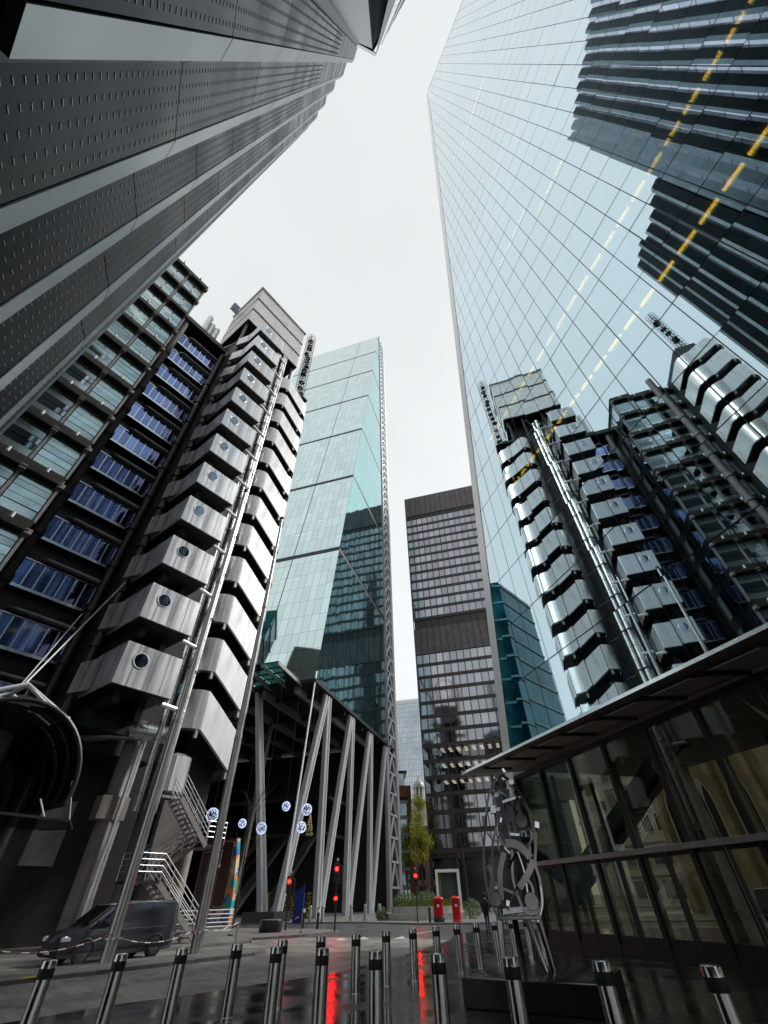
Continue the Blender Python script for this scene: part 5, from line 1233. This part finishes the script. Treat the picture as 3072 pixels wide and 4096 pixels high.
t_.links.new(vo.outputs['Color'], sx_.inputs[0]); t_.links.new(sx_.outputs[0], cr.inputs[0]); t_.links.new(cr.outputs[0], p_.inputs['Base Color']); M['art_mix'] = am
ap = thing('painted_panel', 'tall painted panel with dark rounded openings and a multicoloured edge', 'artwork', (-15.0, 47.8, .11), radians(-17))
def rrect(x0, x1, z0, z1, r, n_=6):
    P = []
    for cx_, cz2, a0 in ((x1 - r, z0 + r, -90), (x1 - r, z1 - r, 0), (x0 + r, z1 - r, 90), (x0 + r, z0 + r, 180)):
        for i in range(n_ + 1): a = radians(a0 + 90 * i / n_); P.append((cx_ + r * cos(a), cz2 + r * sin(a)))
    return P
def slab(P, y0, y1, m, nm, par):
    n_ = len(P); return MB().add([(x, y0, z) for x, z in P] + [(x, y1, z) for x, z in P], [tuple(range(n_)), tuple(range(2 * n_ - 1, n_ - 1, -1))] + [(i, n_ + i, n_ + (i + 1) % n_, (i + 1) % n_) for i in range(n_)]).build(nm, m, par, smooth=False)
slab(rrect(-2.3, 1.05, .3, 5.75, .3), 0, .5, 'art_red', 'frame', ap)
for x0, x1, z1 in ((-2.15, -.45, 4.9), (-.25, .85, 5.6)):
    slab(rrect(x0 - .035, x1 + .035, 1.265, z1 + .035, .27), -.02, .0, 'art_cream', 'border', ap); slab(rrect(x0, x1, 1.3, z1, .25), -.04, -.021, 'art_red', 'opening', ap)
cols = ['art_orange', 'art_cream', 'art_blue', 'art_teal', 'art_green', 'art_pink', 'art_blue', 'art_orange', 'art_cream', 'art_blue', 'art_green', 'art_pink', 'art_orange', 'art_teal', 'art_green']
for k in range(15):
    z0 = .12 + k * .375; j = rng.uniform(-.12, .12)
    pass
slab([(1.07, .1), (1.66, .1), (1.62, 2.2), (1.40, 4.2), (1.16, 5.8), (1.07, 5.8)], -.05, .45, 'art_mix', 'painted_edge', ap)
slab([(.80, .5), (1.06, .4), (1.06, 5.6), (.93, 5.5), (.98, 3.0), (.88, 1.6)], -.06, -.045, 'art_mix', 'painted_edge', ap)
slab([(-.4, .35), (.85, .35), (.85, 1.2), (.2, 1.1), (-.3, 1.2)], -.06, -.001, 'art_mix', 'painted_foot', ap)
MB().tube([(-.1, -.2, 4.0), (-.1, -.2, 5.0), (-.75, -.2, 5.05)], .03, 6).build('lamp_arm', 'white_frame', ap); MB().sphere((-.1, -.2, 3.9), .13, 10, 8).build('lamp', 'white_lamp', ap)
# hanging light balls and golden lights under the tower
balls = [((-19.2, 54.7, 8.6), .62, 'leftmost large one over the stairs'), ((-16.1, 55.7, 7.9), .40, 'small one above the painted panel'), ((-14.1, 56.3, 7.5), .52, 'left of the leftmost slanted column'), ((-11.8, 56.8, 9.5), .44, 'highest and smallest between two slanted columns'), ((-9.5, 57.2, 9.2), .54, 'high one right of the tie rod'), ((-9.9, 57.1, 7.6), .50, 'lower one behind the slanted column'), ((-23.5, 53.0, 7.3), .42, 'far left one behind the staircase')]
for c, r, wh in balls:
    b = thing('light_ball', f'hanging blue-white ball of lights, {wh}', 'light ball', c, 0, 'hanging balls of lights')
    mb = MB(); r_ = random.Random(int(r * 1000))
    for _ in range(330):
        d = Vector((r_.gauss(0, 1), r_.gauss(0, 1), r_.gauss(0, 1))).normalized(); e = d.orthogonal().normalized(); e.rotate(Matrix.Rotation(r_.uniform(0, 6.3), 3, d)); l = r * .11
        mb.beam(d * r - e * l, d * r + e * l, .022)
    mb.build('light_wire', 'led_ball', b, smooth=False, kind='stuff'); MB().sphere((0, 0, 0), r * .9, 14, 10).build('core', 'dark', b); MB().tube([(0, 0, r * .9), (0, 0, 24 - c[2])], .01, 4).build('cord', 'dark', b)
gt2 = thing('golden_light_cone', 'small cone of golden lights hanging under the wedge tower', 'light decoration', (-9.2, 58.2, 6.9))
mb = MB()
for i in range(90): z = rng.random() * 1.9; q = .45 * (1 - z / 2); a = rng.uniform(0, 6.3); mb.box(q * cos(a) - .03, q * cos(a) + .03, q * sin(a) - .03, q * sin(a) + .03, z, z + .07)
mb.build('lights', 'led_gold', gt2, smooth=False, kind='stuff'); MB().lathe([(.4, 0), (.02, 1.9)], 10).build('core', 'dark', gt2)
for i, (x, y, wd, h) in enumerate(((-16.2, 70.5, 1.0, 2.4), (-13.6, 70.5, .5, 2.4), (-12.5, 70.7, .45, 2.3), (-10.6, 71.0, .4, 2.3))):
    g_ = thing('golden_foliage', f'panel of golden lit foliage behind the slanted columns, {ORD[i]} from the left', 'light decoration', (x, y, .1), 0, 'golden lit foliage panels')
    mb = MB()
    for _ in range(220):
        P = Vector((rng.uniform(-wd, wd) / 1.3, rng.uniform(-.1, .1), rng.uniform(.1, h))); a = Vector((rng.gauss(0, 1), rng.gauss(0, 1), rng.gauss(0, 1))).normalized(); q = a.orthogonal(); mb.add([P - a * .09, P + q * .05, P + a * .09, P - q * .05], [(0, 1, 2, 3)])
    mb.build('foliage', 'gold_leaf', g_, smooth=False, kind='stuff'); MB().box(-wd / 1.25, wd / 1.25, .12, .16, 0, h).build('back_board', 'dark', g_, smooth=False)
bs = thing('blue_totem', 'dark blue totem sign behind the slanted columns', 'sign', (-9.15, 55.4, .1))
MB().prism([(-.5, -.1), (.45, -.1), (.5, .1), (-.5, .1)], 0, 2.1).build('panel', 'blue_post', bs, smooth=False); MB().add([(-.5, -.1, 2.1), (.45, -.1, 2.1), (.45, -.1, 2.75), (-.5, .1, 2.1), (.45, .1, 2.1), (.45, .1, 2.75)], [(0, 1, 2), (5, 4, 3), (0, 2, 5, 3), (1, 4, 5, 2)]).build('peak', 'blue_post', bs, smooth=False)
